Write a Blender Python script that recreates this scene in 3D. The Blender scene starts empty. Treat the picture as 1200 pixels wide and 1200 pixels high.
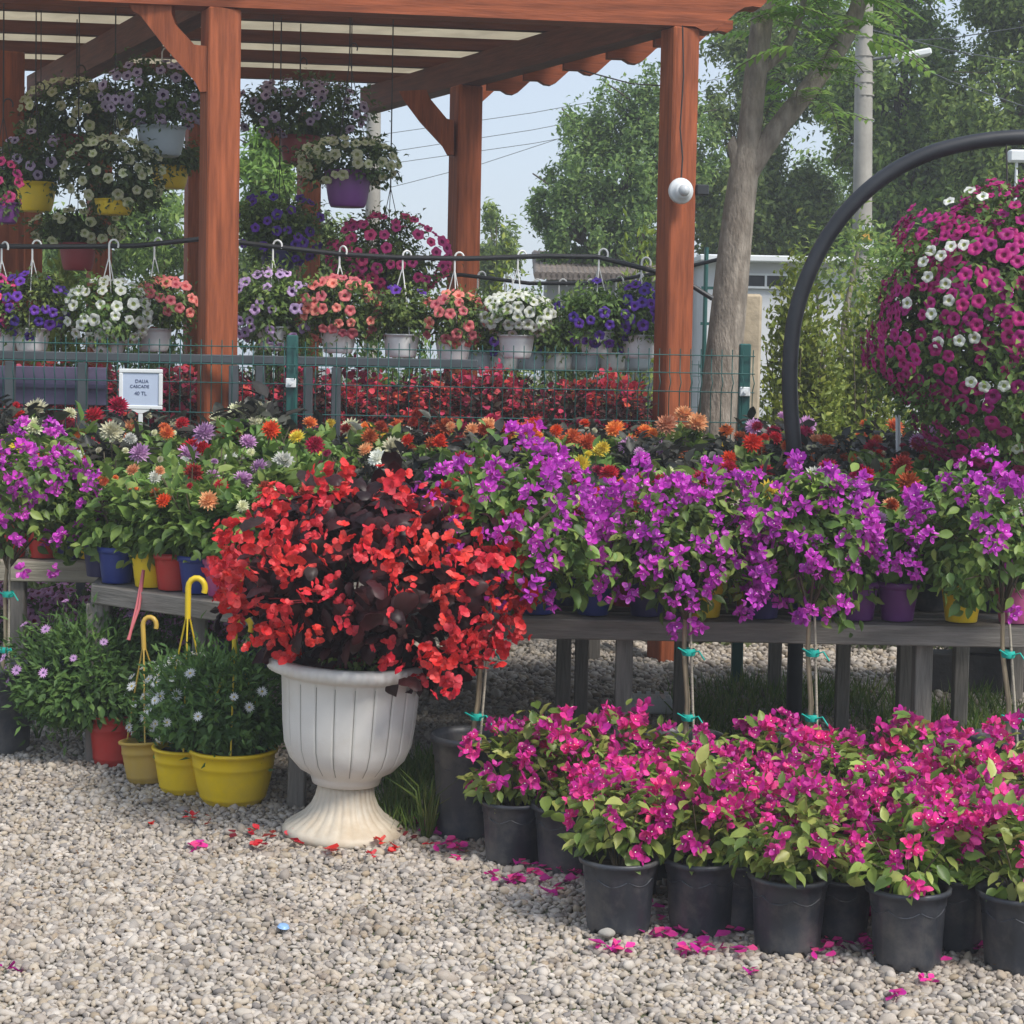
import bpy, math, random
import numpy as np
from mathutils import Vector, Matrix, Euler
R = math.radians
random.seed(7); RNG = np.random.default_rng(11)
scene = bpy.context.scene
COL = scene.collection

# ------------------------------------------------------------------ camera
F = 2200.0            # focal length in pixels of the 1200 px frame
PITCH, ROLL, HY = 3.0, 1.1, 400.0
CAM_Z = 1.65
cam_d = bpy.data.cameras.new('camera'); cam = bpy.data.objects.new('camera', cam_d); COL.objects.link(cam)
cam_d.sensor_width = 36.0; cam_d.lens = 36.0 * F / 1200.0
SH = (F * math.tan(R(PITCH)) - (600 - HY)) / 1200.0
cam_d.shift_y = SH
cam_d.clip_start = 0.05; cam_d.clip_end = 2000
CM = Matrix.Translation((0, 0, CAM_Z)) @ Matrix.Rotation(R(90 - PITCH), 4, 'X') @ Matrix.Rotation(R(ROLL), 4, 'Z')
cam.matrix_world = CM
scene.camera = cam
CR = CM.to_3x3()

def ray(px, py):
    return CR @ Vector(((px - 600) / F, (600 - py) / F + SH * 1200 / F, -1))
def W(px, py, Y):                       # point on the sight line through a pixel at distance Y
    r = ray(px, py); t = Y / r.y
    return Vector((r.x * t, Y, CAM_Z + r.z * t))
def G(px, py, z=0.0):                   # the same on a level plane
    r = ray(px, py); t = (z - CAM_Z) / r.z
    return Vector((r.x * t, r.y * t, z))

# ------------------------------------------------------------------ light
SUN_EL, SUN_AZ = 50, 134                # azimuth measured clockwise from +Y (camera looks to +Y)
world = bpy.data.worlds.new('World'); scene.world = world; world.use_nodes = True
wn = world.node_tree; wn.nodes.clear()
sky = wn.nodes.new('ShaderNodeTexSky'); sky.sky_type = 'NISHITA'; sky.sun_disc = False
sky.sun_elevation = R(SUN_EL); sky.sun_rotation = R(SUN_AZ)
sky.air_density = 1.15; sky.dust_density = 1.7; sky.ozone_density = 3.2; sky.altitude = 50
bg = wn.nodes.new('ShaderNodeBackground'); bg.inputs['Strength'].default_value = 0.15
wo = wn.nodes.new('ShaderNodeOutputWorld')
veil = wn.nodes.new('ShaderNodeMixRGB'); veil.inputs[0].default_value = 0.8; veil.inputs[2].default_value = (2.2, 2.5, 2.95, 1)   # thin high cloud
wn.links.new(sky.outputs[0], veil.inputs[1]); wn.links.new(veil.outputs[0], bg.inputs[0]); wn.links.new(bg.outputs[0], wo.inputs[0])
sd = bpy.data.lights.new('sun', 'SUN'); sd.energy = 2.0; sd.angle = R(16); sd.color = (1, 0.95, 0.88)
sun = bpy.data.objects.new('sun', sd); COL.objects.link(sun)
az, el = R(SUN_AZ), R(SUN_EL)
sdir = Vector((math.sin(az) * math.cos(el), math.cos(az) * math.cos(el), math.sin(el)))
sun.rotation_euler = sdir.to_track_quat('Z', 'Y').to_euler(); sun.location = (3, -4, 8)
scene.view_settings.view_transform = 'Standard'; scene.view_settings.look = 'None'
scene.view_settings.gamma = 1; scene.view_settings.use_curve_mapping = False
scene.view_settings.exposure = 1.0
try:
    scene.cycles.use_denoising = True
    scene.cycles.max_bounces = 8; scene.cycles.transparent_max_bounces = 8
    scene.cycles.sample_clamp_indirect = 6
except Exception:
    pass

# ------------------------------------------------------------------ materials
def srgb(r, g, b):
    f = lambda c: (c / 255 / 12.92) if c / 255 <= 0.04045 else ((c / 255 + 0.055) / 1.055) ** 2.4
    return (f(r), f(g), f(b))
def mat(name, col, rough=0.6, var=0.12, scale=6.0, bump=0.0, bscale=40.0, dirt=None, dirt_amt=0.0, dirt_scale=3.0,
        metallic=0.0, spec=0.5, stretch=None):
    m = bpy.data.materials.new(name); m.use_nodes = True
    nt = m.node_tree; n = nt.nodes; L = nt.links
    b = n['Principled BSDF']; b.inputs['Roughness'].default_value = rough; b.inputs['Metallic'].default_value = metallic
    b.inputs['Specular IOR Level'].default_value = spec
    tc = n.new('ShaderNodeTexCoord'); mp = n.new('ShaderNodeMapping')
    if stretch: mp.inputs['Scale'].default_value = stretch
    L.new(tc.outputs['Object'], mp.inputs[0])
    nz = n.new('ShaderNodeTexNoise'); nz.inputs['Scale'].default_value = scale; nz.inputs['Detail'].default_value = 6
    L.new(mp.outputs[0], nz.inputs['Vector'])
    rp = n.new('ShaderNodeValToRGB')
    c0 = tuple(max(0, c * (1 - var * 2)) for c in col) + (1,); c1 = tuple(min(1, c * (1 + var * 2)) for c in col) + (1,)
    rp.color_ramp.elements[0].color = c0; rp.color_ramp.elements[0].position = 0.3
    rp.color_ramp.elements[1].color = c1; rp.color_ramp.elements[1].position = 0.7
    L.new(nz.outputs['Fac'], rp.inputs[0]); last = rp.outputs[0]
    if dirt:
        n2 = n.new('ShaderNodeTexNoise'); n2.inputs['Scale'].default_value = dirt_scale; n2.inputs['Detail'].default_value = 8
        n2.inputs['Roughness'].default_value = 0.7
        L.new(mp.outputs[0], n2.inputs['Vector'])
        r2 = n.new('ShaderNodeValToRGB'); r2.color_ramp.elements[0].position = 0.45; r2.color_ramp.elements[1].position = 0.75
        r2.color_ramp.elements[1].color = (dirt_amt,) * 3 + (1,)
        L.new(n2.outputs['Fac'], r2.inputs[0])
        mx = n.new('ShaderNodeMixRGB'); mx.inputs[2].default_value = dirt + (1,)
        L.new(r2.outputs[0], mx.inputs[0]); L.new(last, mx.inputs[1]); last = mx.outputs[0]
    L.new(last, b.inputs['Base Color'])
    if bump:
        n3 = n.new('ShaderNodeTexNoise'); n3.inputs['Scale'].default_value = bscale; n3.inputs['Detail'].default_value = 5
        L.new(mp.outputs[0], n3.inputs['Vector'])
        bp = n.new('ShaderNodeBump'); bp.inputs['Strength'].default_value = bump; bp.inputs['Distance'].default_value = 0.01
        L.new(n3.outputs['Fac'], bp.inputs['Height']); L.new(bp.outputs[0], b.inputs['Normal'])
    return m
def leafmat(name, cols, rough=0.5, trans=0.3, spec=0.4, objvar=0.12):
    """each leaf or petal (mesh island) takes its own tone; each object shifts a little"""
    m = bpy.data.materials.new(name); m.use_nodes = True
    nt = m.node_tree; n = nt.nodes; L = nt.links
    b = n['Principled BSDF']; out = n['Material Output']
    b.inputs['Roughness'].default_value = rough; b.inputs['Specular IOR Level'].default_value = spec
    g = n.new('ShaderNodeNewGeometry'); oi = n.new('ShaderNodeObjectInfo')
    rp = n.new('ShaderNodeValToRGB'); e = rp.color_ramp.elements
    while len(e) > 1: e.remove(e[-1])
    for i, c in enumerate(cols):
        if i == 0: e[0].position = 0; e[0].color = tuple(c) + (1,)
        else:
            x = e.new(i / (len(cols) - 1)); x.color = tuple(c) + (1,)
    L.new(g.outputs['Random Per Island'], rp.inputs[0])
    hv = n.new('ShaderNodeHueSaturation')
    ma = n.new('ShaderNodeMapRange'); ma.inputs['To Min'].default_value = 1 - objvar * 1.5; ma.inputs['To Max'].default_value = 1 + objvar * 1.5
    mh = n.new('ShaderNodeMapRange'); mh.inputs['To Min'].default_value = 0.5 - objvar * 0.1; mh.inputs['To Max'].default_value = 0.5 + objvar * 0.1
    L.new(oi.outputs['Random'], ma.inputs['Value']); L.new(oi.outputs['Random'], mh.inputs['Value'])
    L.new(ma.outputs[0], hv.inputs['Value']); L.new(mh.outputs[0], hv.inputs['Hue'])
    tcx = n.new('ShaderNodeTexCoord'); nzx = n.new('ShaderNodeTexNoise'); nzx.inputs['Scale'].default_value = 4.5; nzx.inputs['Detail'].default_value = 5; nzx.inputs['Roughness'].default_value = .7
    L.new(tcx.outputs['Object'], nzx.inputs['Vector']); mrx = n.new('ShaderNodeMapRange'); mrx.inputs['From Min'].default_value = .3; mrx.inputs['From Max'].default_value = .7; mrx.inputs['To Min'].default_value = .70; mrx.inputs['To Max'].default_value = 1.18
    L.new(nzx.outputs['Fac'], mrx.inputs['Value']); mlx = n.new('ShaderNodeMixRGB'); mlx.blend_type = 'MULTIPLY'; mlx.inputs[0].default_value = 1
    cmb = n.new('ShaderNodeCombineColor'); [L.new(mrx.outputs[0], cmb.inputs[i_]) for i_ in range(3)]
    L.new(rp.outputs[0], mlx.inputs[1]); L.new(cmb.outputs[0], mlx.inputs[2]); L.new(mlx.outputs[0], hv.inputs['Color']); L.new(hv.outputs[0], b.inputs['Base Color'])
    if trans:
        t = n.new('ShaderNodeBsdfTranslucent'); mx = n.new('ShaderNodeMixShader'); mx.inputs[0].default_value = trans
        L.new(hv.outputs[0], t.inputs[0]); L.new(b.outputs[0], mx.inputs[1]); L.new(t.outputs[0], mx.inputs[2])
        L.new(mx.outputs[0], out.inputs['Surface'])
    return m
M = {}
# foliage
M['bract_green'] = leafmat('variegated_leaf', [(0.107,0.172,0.037),(0.178,0.275,0.053),(0.309,0.389,0.083),(0.499,0.526,0.150)], 0.42)
M['boug_green'] = leafmat('bougainvillea_leaf', [(0.075,0.144,0.036),(0.124,0.228,0.047),(0.199,0.323,0.067),(0.310,0.419,0.094)], 0.45)
M['dahlia_green'] = leafmat('dahlia_leaf', [(0.084,0.149,0.037),(0.131,0.229,0.048),(0.202,0.320,0.067),(0.321,0.424,0.105)], 0.5)
M['dahlia_dark'] = leafmat('dark_dahlia_leaf', [(0.025,0.03,0.026),(0.05,0.045,0.04),(0.075,0.08,0.06),(0.11,0.11,0.085)], 0.42)
M['petunia_green'] = leafmat('petunia_leaf', [(0.062,0.108,0.031),(0.106,0.179,0.043),(0.161,0.251,0.055),(0.261,0.347,0.078)], 0.55)
M['shade_green'] = leafmat('shaded_leaf', [(0.054,0.094,0.027),(0.086,0.135,0.037),(0.130,0.177,0.048)], 0.6)  # darker copy of the petunia leaf, shade put into its colour
M['daisy_green'] = leafmat('daisy_leaf', [(0.055,0.120,0.029),(0.094,0.189,0.045),(0.157,0.271,0.059)], 0.55)
M['begonia_leaf'] = leafmat('begonia_leaf', [(0.022,0.010,0.012),(0.045,0.013,0.015),(0.075,0.018,0.018),(0.035,0.024,0.020)], 0.42, 0.2, 0.25)
M['red_leaf'] = leafmat('red_bed_leaf', [(0.03,0.015,0.015),(0.09,0.02,0.02),(0.06,0.05,0.03),(0.14,0.03,0.03)], 0.45)
M['tree_a'] = leafmat('tree_leaf', [(0.116,0.187,0.061),(0.181,0.287,0.073),(0.286,0.425,0.098),(0.427,0.550,0.146)], 0.5, 0.55)
M['tree_b'] = leafmat('dark_tree_leaf', [(0.097,0.162,0.061),(0.156,0.250,0.073),(0.233,0.349,0.098),(0.362,0.474,0.139)], 0.5, 0.5)
M['tree_c'] = leafmat('bright_tree_leaf', [(0.162,0.270,0.054),(0.227,0.354,0.068),(0.324,0.437,0.102)], 0.45, 0.45)
M['bush'] = leafmat('bush_leaf', [(0.156,0.238,0.032),(0.259,0.349,0.049),(0.389,0.449,0.073)], 0.5, 0.35)
M['grass'] = leafmat('grass_blade', [(0.070,0.148,0.026),(0.126,0.216,0.035),(0.239,0.270,0.070)], 0.6)
M['drygrass'] = leafmat('wild_grass_blade', [(0.14,0.16,0.07),(0.22,0.24,0.11),(0.10,0.16,0.05)], 0.7)
# blooms
def pet(name, cols, tr=0.3): M[name] = leafmat(name, cols, 0.5, tr, 0.3, 0.16)
pet('magenta', [(0.70,0.025,0.28),(0.80,0.05,0.36),(0.62,0.025,0.36),(0.86,0.09,0.28)])
pet('purple', [(0.605,0.050,0.560),(0.717,0.090,0.672),(0.515,0.039,0.493),(0.806,0.179,0.739)])
M['begonia_red'] = leafmat('begonia_red', [(0.72,0.024,0.032),(0.86,0.05,0.055),(0.58,0.016,0.026),(0.90,0.11,0.11)], 0.5, 0.2, 0.3, 0.05)
pet('p_white', [(0.72,0.74,0.66),(0.80,0.81,0.74)])
pet('p_coral', [(0.80,0.17,0.17),(0.86,0.26,0.24)])
pet('p_lilac', [(0.56,0.36,0.68),(0.66,0.46,0.76)])
pet('p_violet', [(0.11,0.035,0.36),(0.16,0.05,0.46)])
pet('p_pink', [(0.76,0.045,0.22),(0.84,0.09,0.30)])
pet('p_cream', [(0.58,0.58,0.34),(0.68,0.68,0.44)])
pet('p_pale', [(0.44,0.34,0.52),(0.56,0.44,0.62)])
pet('p_mauve', [(0.60,0.26,0.56),(0.70,0.38,0.64)])
pet('p_wine', [(0.38,0.012,0.16),(0.50,0.02,0.22),(0.44,0.02,0.24)])
pet('throat_dark', [(0.05,0.01,0.07),(0.08,0.015,0.11)])
pet('throat_green', [(0.38,0.42,0.14)]*2)
pet('throat_wine', [(0.24,0.01,0.09)]*2)
pet('throat_coral', [(0.62,0.08,0.09)]*2)
DAH = {'orange': [(0.80,0.20,0.05),(0.85,0.30,0.10)], 'scarlet': [(0.62,0.03,0.02),(0.74,0.05,0.03)],
       'yellow': [(0.80,0.62,0.05),(0.84,0.70,0.12)], 'crimson': [(0.38,0.01,0.05),(0.50,0.02,0.09)],
       'lilac': [(0.60,0.30,0.58),(0.72,0.46,0.68)], 'cream': [(0.74,0.72,0.48),(0.80,0.79,0.60)],
       'peach': [(0.80,0.36,0.18),(0.82,0.48,0.26)], 'purple': [(0.34,0.04,0.40),(0.44,0.08,0.50)],
       'rust': [(0.34,0.05,0.025),(0.46,0.09,0.04)], 'white': [(0.76,0.76,0.68),(0.82,0.82,0.76)]}
for k, v in DAH.items(): pet('d_' + k, v, 0.2)
pet('daisy_lilac', [(0.58,0.30,0.62),(0.68,0.40,0.70)]); pet('daisy_white', [(0.80,0.81,0.80),(0.84,0.84,0.83)])
M['daisy_eye'] = mat('daisy_eye', (0.10,0.05,0.16), 0.7)
M['daisy_eye_y'] = mat('daisy_eye_yellow', (0.55,0.42,0.06), 0.7)
M['bud_white'] = mat('bougainvillea_tube_flower', (0.85,0.80,0.62), 0.5)
# built things
WOOD = dict(rough=0.62, spec=0.25, var=0.16, scale=5, bump=0.25, bscale=14)
M['cedar'] = mat('stained_cedar', (0.30,0.080,0.030), stretch=(9,9,0.7), dirt=(0.11,0.028,0.014), dirt_amt=0.75, dirt_scale=3.0, **WOOD)
M['cedar_h'] = mat('stained_cedar_beam', (0.30,0.078,0.030), stretch=(0.7,9,9), dirt=(0.11,0.028,0.014), dirt_amt=0.75, dirt_scale=3.0, **WOOD)
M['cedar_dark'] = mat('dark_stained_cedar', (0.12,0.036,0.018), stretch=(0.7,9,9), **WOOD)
M['grey_wood'] = mat('weathered_grey_timber', (0.22,0.20,0.175), 0.8, 0.16, 4, 0.4, 16, dirt=(0.07,0.06,0.05), dirt_amt=0.7, dirt_scale=3, stretch=(0.8,8,8))
M['grey_wood_v'] = mat('weathered_grey_timber_leg', (0.21,0.19,0.165), 0.8, 0.16, 4, 0.4, 16, dirt=(0.07,0.06,0.05), dirt_amt=0.7, dirt_scale=3, stretch=(8,8,0.8))
M['light_wood'] = mat('weathered_light_timber', (0.40,0.36,0.28), 0.8, 0.14, 4, 0.4, 16, dirt=(0.16,0.13,0.10), dirt_amt=0.5, dirt_scale=3, stretch=(0.8,8,8))
M['black_pot'] = mat('black_nursery_plastic', (0.036,0.041,0.052), 0.42, 0.2, 5, dirt=(0.20,0.18,0.155), dirt_amt=0.6, dirt_scale=7, bump=0.15, bscale=30)
M['yellow_pot'] = mat('yellow_plastic', (0.84,0.58,0.008), 0.4, 0.05, 5, dirt=(0.45,0.33,0.10), dirt_amt=0.5, dirt_scale=4)
M['ochre_pot'] = mat('ochre_plastic', (0.50,0.33,0.06), 0.5, 0.06, 5, dirt=(0.36,0.28,0.16), dirt_amt=0.5, dirt_scale=4)
M['red_pot'] = mat('red_plastic', (0.50,0.03,0.025), 0.42, 0.06, 5, dirt=(0.36,0.12,0.09), dirt_amt=0.4, dirt_scale=4)
M['darkred_pot'] = mat('dark_red_plastic', (0.26,0.03,0.035), 0.45, 0.06)
M['blue_pot'] = mat('blue_plastic', (0.02,0.04,0.22), 0.4, 0.08)
M['navy_pot'] = mat('navy_plastic', (0.035,0.03,0.12), 0.4, 0.1)
M['violet_pot'] = mat('violet_plastic', (0.16,0.04,0.20), 0.4, 0.08)
M['magenta_pot'] = mat('magenta_plastic', (0.50,0.10,0.26), 0.4, 0.08)
M['white_pot'] = mat('white_plastic', (0.72,0.73,0.72), 0.4, 0.03, 5, dirt=(0.45,0.43,0.36), dirt_amt=0.4, dirt_scale=6)
M['bluegrey_pot'] = mat('blue_grey_plastic', (0.36,0.42,0.46), 0.4, 0.05)
M['urn'] = mat('aged_white_urn_plastic', (0.66,0.64,0.60), 0.45, 0.04, 5, dirt=(0.42,0.33,0.20), dirt_amt=0.35, dirt_scale=3, bump=0.08, bscale=20)
M['urn_foot'] = mat('stained_urn_foot', (0.58,0.52,0.42), 0.55, 0.10, 5, dirt=(0.38,0.24,0.10), dirt_amt=0.65, dirt_scale=4, bump=0.1, bscale=25)
M['groove'] = mat('urn_groove_grey', (0.30,0.29,0.26), 0.7)  # darker grey line along each flute of the bowl
M['soil'] = mat('potting_soil', (0.035,0.025,0.018), 0.95, 0.3, 30, 0.8, 60)
M['fence_green'] = mat('green_coated_wire', (0.02,0.095,0.085), 0.4, 0.05)
M['wire_grey'] = mat('grey_wire', (0.12,0.13,0.13), 0.5, 0.05, metallic=0.4)
M['hose'] = mat('black_hose', (0.018,0.018,0.02), 0.45, 0.1)
M['hoop'] = mat('black_pipe', (0.010,0.012,0.017), 0.5, 0.1, dirt=(0.05,0.05,0.055), dirt_amt=0.35)
M['hook_white'] = mat('white_hook_plastic', (0.72,0.72,0.70), 0.4, 0.03)
M['string'] = mat('dark_string', (0.035,0.03,0.03), 0.8, 0.05)
M['teal_tie'] = mat('teal_plant_tie', (0.01,0.42,0.34), 0.5, 0.05)
M['cane'] = mat('cane', (0.34,0.27,0.17), 0.7, 0.15, 10)
M['bark'] = mat('grey_bark', (0.30,0.26,0.215), 0.95, 0.16, 9, 1.0, 26, dirt=(0.13,0.10,0.075), dirt_amt=0.75, dirt_scale=5, spec=0.1, stretch=(3,3,1.0))
M['bark_dark'] = mat('dark_bark', (0.10,0.08,0.06), 0.9, 0.2, 6, 0.6, 30)
M['twig'] = mat('green_brown_stem', (0.10,0.08,0.045), 0.8, 0.2)
M['concrete'] = mat('concrete', (0.36,0.34,0.30), 0.9, 0.08, 4, 0.3, 30, dirt=(0.2,0.18,0.16), dirt_amt=0.5)
M['stone_post'] = mat('pale_stone', (0.46,0.38,0.27), 0.9, 0.12, 8, 0.5, 30)
M['white_wall'] = mat('white_rendered_wall', (0.66,0.67,0.68), 0.85, 0.03, 2, dirt=(0.45,0.45,0.44), dirt_amt=0.4)
M['grey_wall'] = mat('grey_rendered_wall', (0.30,0.30,0.28), 0.9, 0.08, 2)
M['tile'] = mat('brown_roof_tile', (0.17,0.14,0.12), 0.85, 0.15, 8)
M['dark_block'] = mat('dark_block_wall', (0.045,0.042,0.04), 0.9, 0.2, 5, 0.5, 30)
M['white_paint'] = mat('white_painted_metal', (0.72,0.74,0.74), 0.4, 0.03)
M['panel_purple'] = mat('purple_grey_board', (0.11,0.09,0.16), 0.6, 0.08)
M['grey_paint'] = mat('slate_grey_paint', (0.06,0.07,0.078), 0.6, 0.1)
M['paper'] = mat('pale_blue_paper', (0.46,0.53,0.66), 0.7, 0.03)
M['ink'] = mat('blue_ink', (0.05,0.07,0.16), 0.7, 0.0)
M['dark_box'] = mat('dark_plastic_box', (0.02,0.022,0.025), 0.4, 0.05)
M['orange_sign'] = mat('orange_sign_paint', (0.68,0.36,0.06), 0.5, 0.05)
M['yellow_hook'] = mat('yellow_hook_plastic', (0.70,0.50,0.02), 0.4, 0.03)
M['ochre_hook'] = mat('ochre_hook_plastic', (0.52,0.34,0.06), 0.4, 0.05)
M['ribbon'] = mat('pink_strap', (0.55,0.14,0.16), 0.6, 0.05)
M['cap'] = mat('blue_bottle_cap', (0.25,0.42,0.68), 0.4, 0.05)
M['glass'] = mat('glass_globe', (0.55,0.57,0.58), 0.15, 0.02)
# translucent roof sheet
m = mat('cream_roof_sheet', (0.46,0.40,0.28), 0.7, 0.08, 3, dirt=(0.34,0.27,0.17), dirt_amt=0.5, dirt_scale=2)
nt = m.node_tree; b = nt.nodes['Principled BSDF']; t = nt.nodes.new('ShaderNodeBsdfTranslucent'); mx = nt.nodes.new('ShaderNodeMixShader')
mx.inputs[0].default_value = 0.55
nt.links.new(b.inputs['Base Color'].links[0].from_socket, t.inputs[0]); nt.links.new(b.outputs[0], mx.inputs[1]); nt.links.new(t.outputs[0], mx.inputs[2])
nt.links.new(mx.outputs[0], nt.nodes['Material Output'].inputs[0]); M['roof_sheet'] = m
# pebbles
M['pebble'] = leafmat('pebble', [(0.401,0.347,0.284),(0.497,0.441,0.379),(0.296,0.257,0.221),(0.548,0.496,0.432),(0.427,0.360,0.270),(0.218,0.196,0.180),(0.505,0.454,0.396),(0.366,0.288,0.198)], 0.75, 0, 0.3, 0)
def pebble_dirt(m):
    nt = m.node_tree; n = nt.nodes; L = nt.links; b = n['Principled BSDF']
    tc = n.new('ShaderNodeTexCoord'); nz = n.new('ShaderNodeTexNoise'); nz.inputs['Scale'].default_value = 2.6; nz.inputs['Detail'].default_value = 9; nz.inputs['Roughness'].default_value = 0.75
    L.new(tc.outputs['Object'], nz.inputs['Vector'])
    r = n.new('ShaderNodeValToRGB'); r.color_ramp.elements[0].position = 0.54; r.color_ramp.elements[1].position = 0.68; r.color_ramp.elements[1].color = (0.6,0.6,0.6,1)
    L.new(nz.outputs['Fac'], r.inputs[0])
    mx = n.new('ShaderNodeMixRGB'); mx.inputs[2].default_value = (0.24,0.165,0.10,1)
    src = b.inputs['Base Color'].links[0].from_socket
    L.new(r.outputs[0], mx.inputs[0]); L.new(src, mx.inputs[1]); L.new(mx.outputs[0], b.inputs['Base Color'])
pebble_dirt(M['pebble'])
def ground_mat():
    m = bpy.data.materials.new('gravel_ground'); m.use_nodes = True; nt = m.node_tree; n = nt.nodes; L = nt.links; b = n['Principled BSDF']
    b.inputs['Roughness'].default_value = 0.9
    tc = n.new('ShaderNodeTexCoord'); vo = n.new('ShaderNodeTexVoronoi'); vo.inputs['Scale'].default_value = 38
    L.new(tc.outputs['Object'], vo.inputs['Vector'])
    sp = n.new('ShaderNodeSeparateColor'); L.new(vo.outputs['Color'], sp.inputs[0])
    r1 = n.new('ShaderNodeValToRGB'); r1.color_ramp.elements[0].color = (0.10,0.09,0.075,1); r1.color_ramp.elements[1].color = (0.34,0.31,0.26,1)
    L.new(sp.outputs[0], r1.inputs[0])
    nz = n.new('ShaderNodeTexNoise'); nz.inputs['Scale'].default_value = 0.35; nz.inputs['Detail'].default_value = 8; nz.inputs['Roughness'].default_value = 0.7
    L.new(tc.outputs['Object'], nz.inputs['Vector'])
    r2 = n.new('ShaderNodeValToRGB'); r2.color_ramp.elements[0].position = 0.46; r2.color_ramp.elements[1].position = 0.58
    L.new(nz.outputs['Fac'], r2.inputs[0])
    mx = n.new('ShaderNodeMixRGB'); mx.inputs[2].default_value = (0.09,0.11,0.045,1)
    L.new(r2.outputs[0], mx.inputs[0]); L.new(r1.outputs[0], mx.inputs[1]); L.new(mx.outputs[0], b.inputs['Base Color'])
    bp = n.new('ShaderNodeBump'); bp.inputs['Strength'].default_value = 0.8; bp.inputs['Distance'].default_value = 0.01; bp.invert = True
    L.new(vo.outputs['Distance'], bp.inputs['Height']); L.new(bp.outputs[0], b.inputs['Normal'])
    return m
M['ground'] = ground_mat()

# ------------------------------------------------------------------ mesh helpers
def np_mesh(name, V, faces_list, mats, smooth=True):
    """faces_list: [(int array (m,k), material index)]"""
    me = bpy.data.meshes.new(name)
    V = np.asarray(V, dtype=np.float32)
    loops = []; starts = []; totals = []; mi = []; s = 0
    for Fa, k in faces_list:
        Fa = np.asarray(Fa, dtype=np.int32); m_, c = Fa.shape
        loops.append(Fa.ravel()); starts.append(s + np.arange(m_) * c); totals.append(np.full(m_, c)); mi.append(np.full(m_, k)); s += m_ * c
    loops = np.concatenate(loops).astype(np.int32); starts = np.concatenate(starts).astype(np.int32)
    totals = np.concatenate(totals).astype(np.int32); mi = np.concatenate(mi).astype(np.int32)
    me.vertices.add(len(V)); me.vertices.foreach_set('co', V.ravel())
    me.loops.add(len(loops)); me.loops.foreach_set('vertex_index', loops)
    me.polygons.add(len(starts)); me.polygons.foreach_set('loop_start', starts); me.polygons.foreach_set('loop_total', totals)
    me.polygons.foreach_set('material_index', mi)
    me.polygons.foreach_set('use_smooth', np.full(len(starts), smooth))
    for m in mats: me.materials.append(m)
    me.update(); me.validate()
    return me
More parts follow.
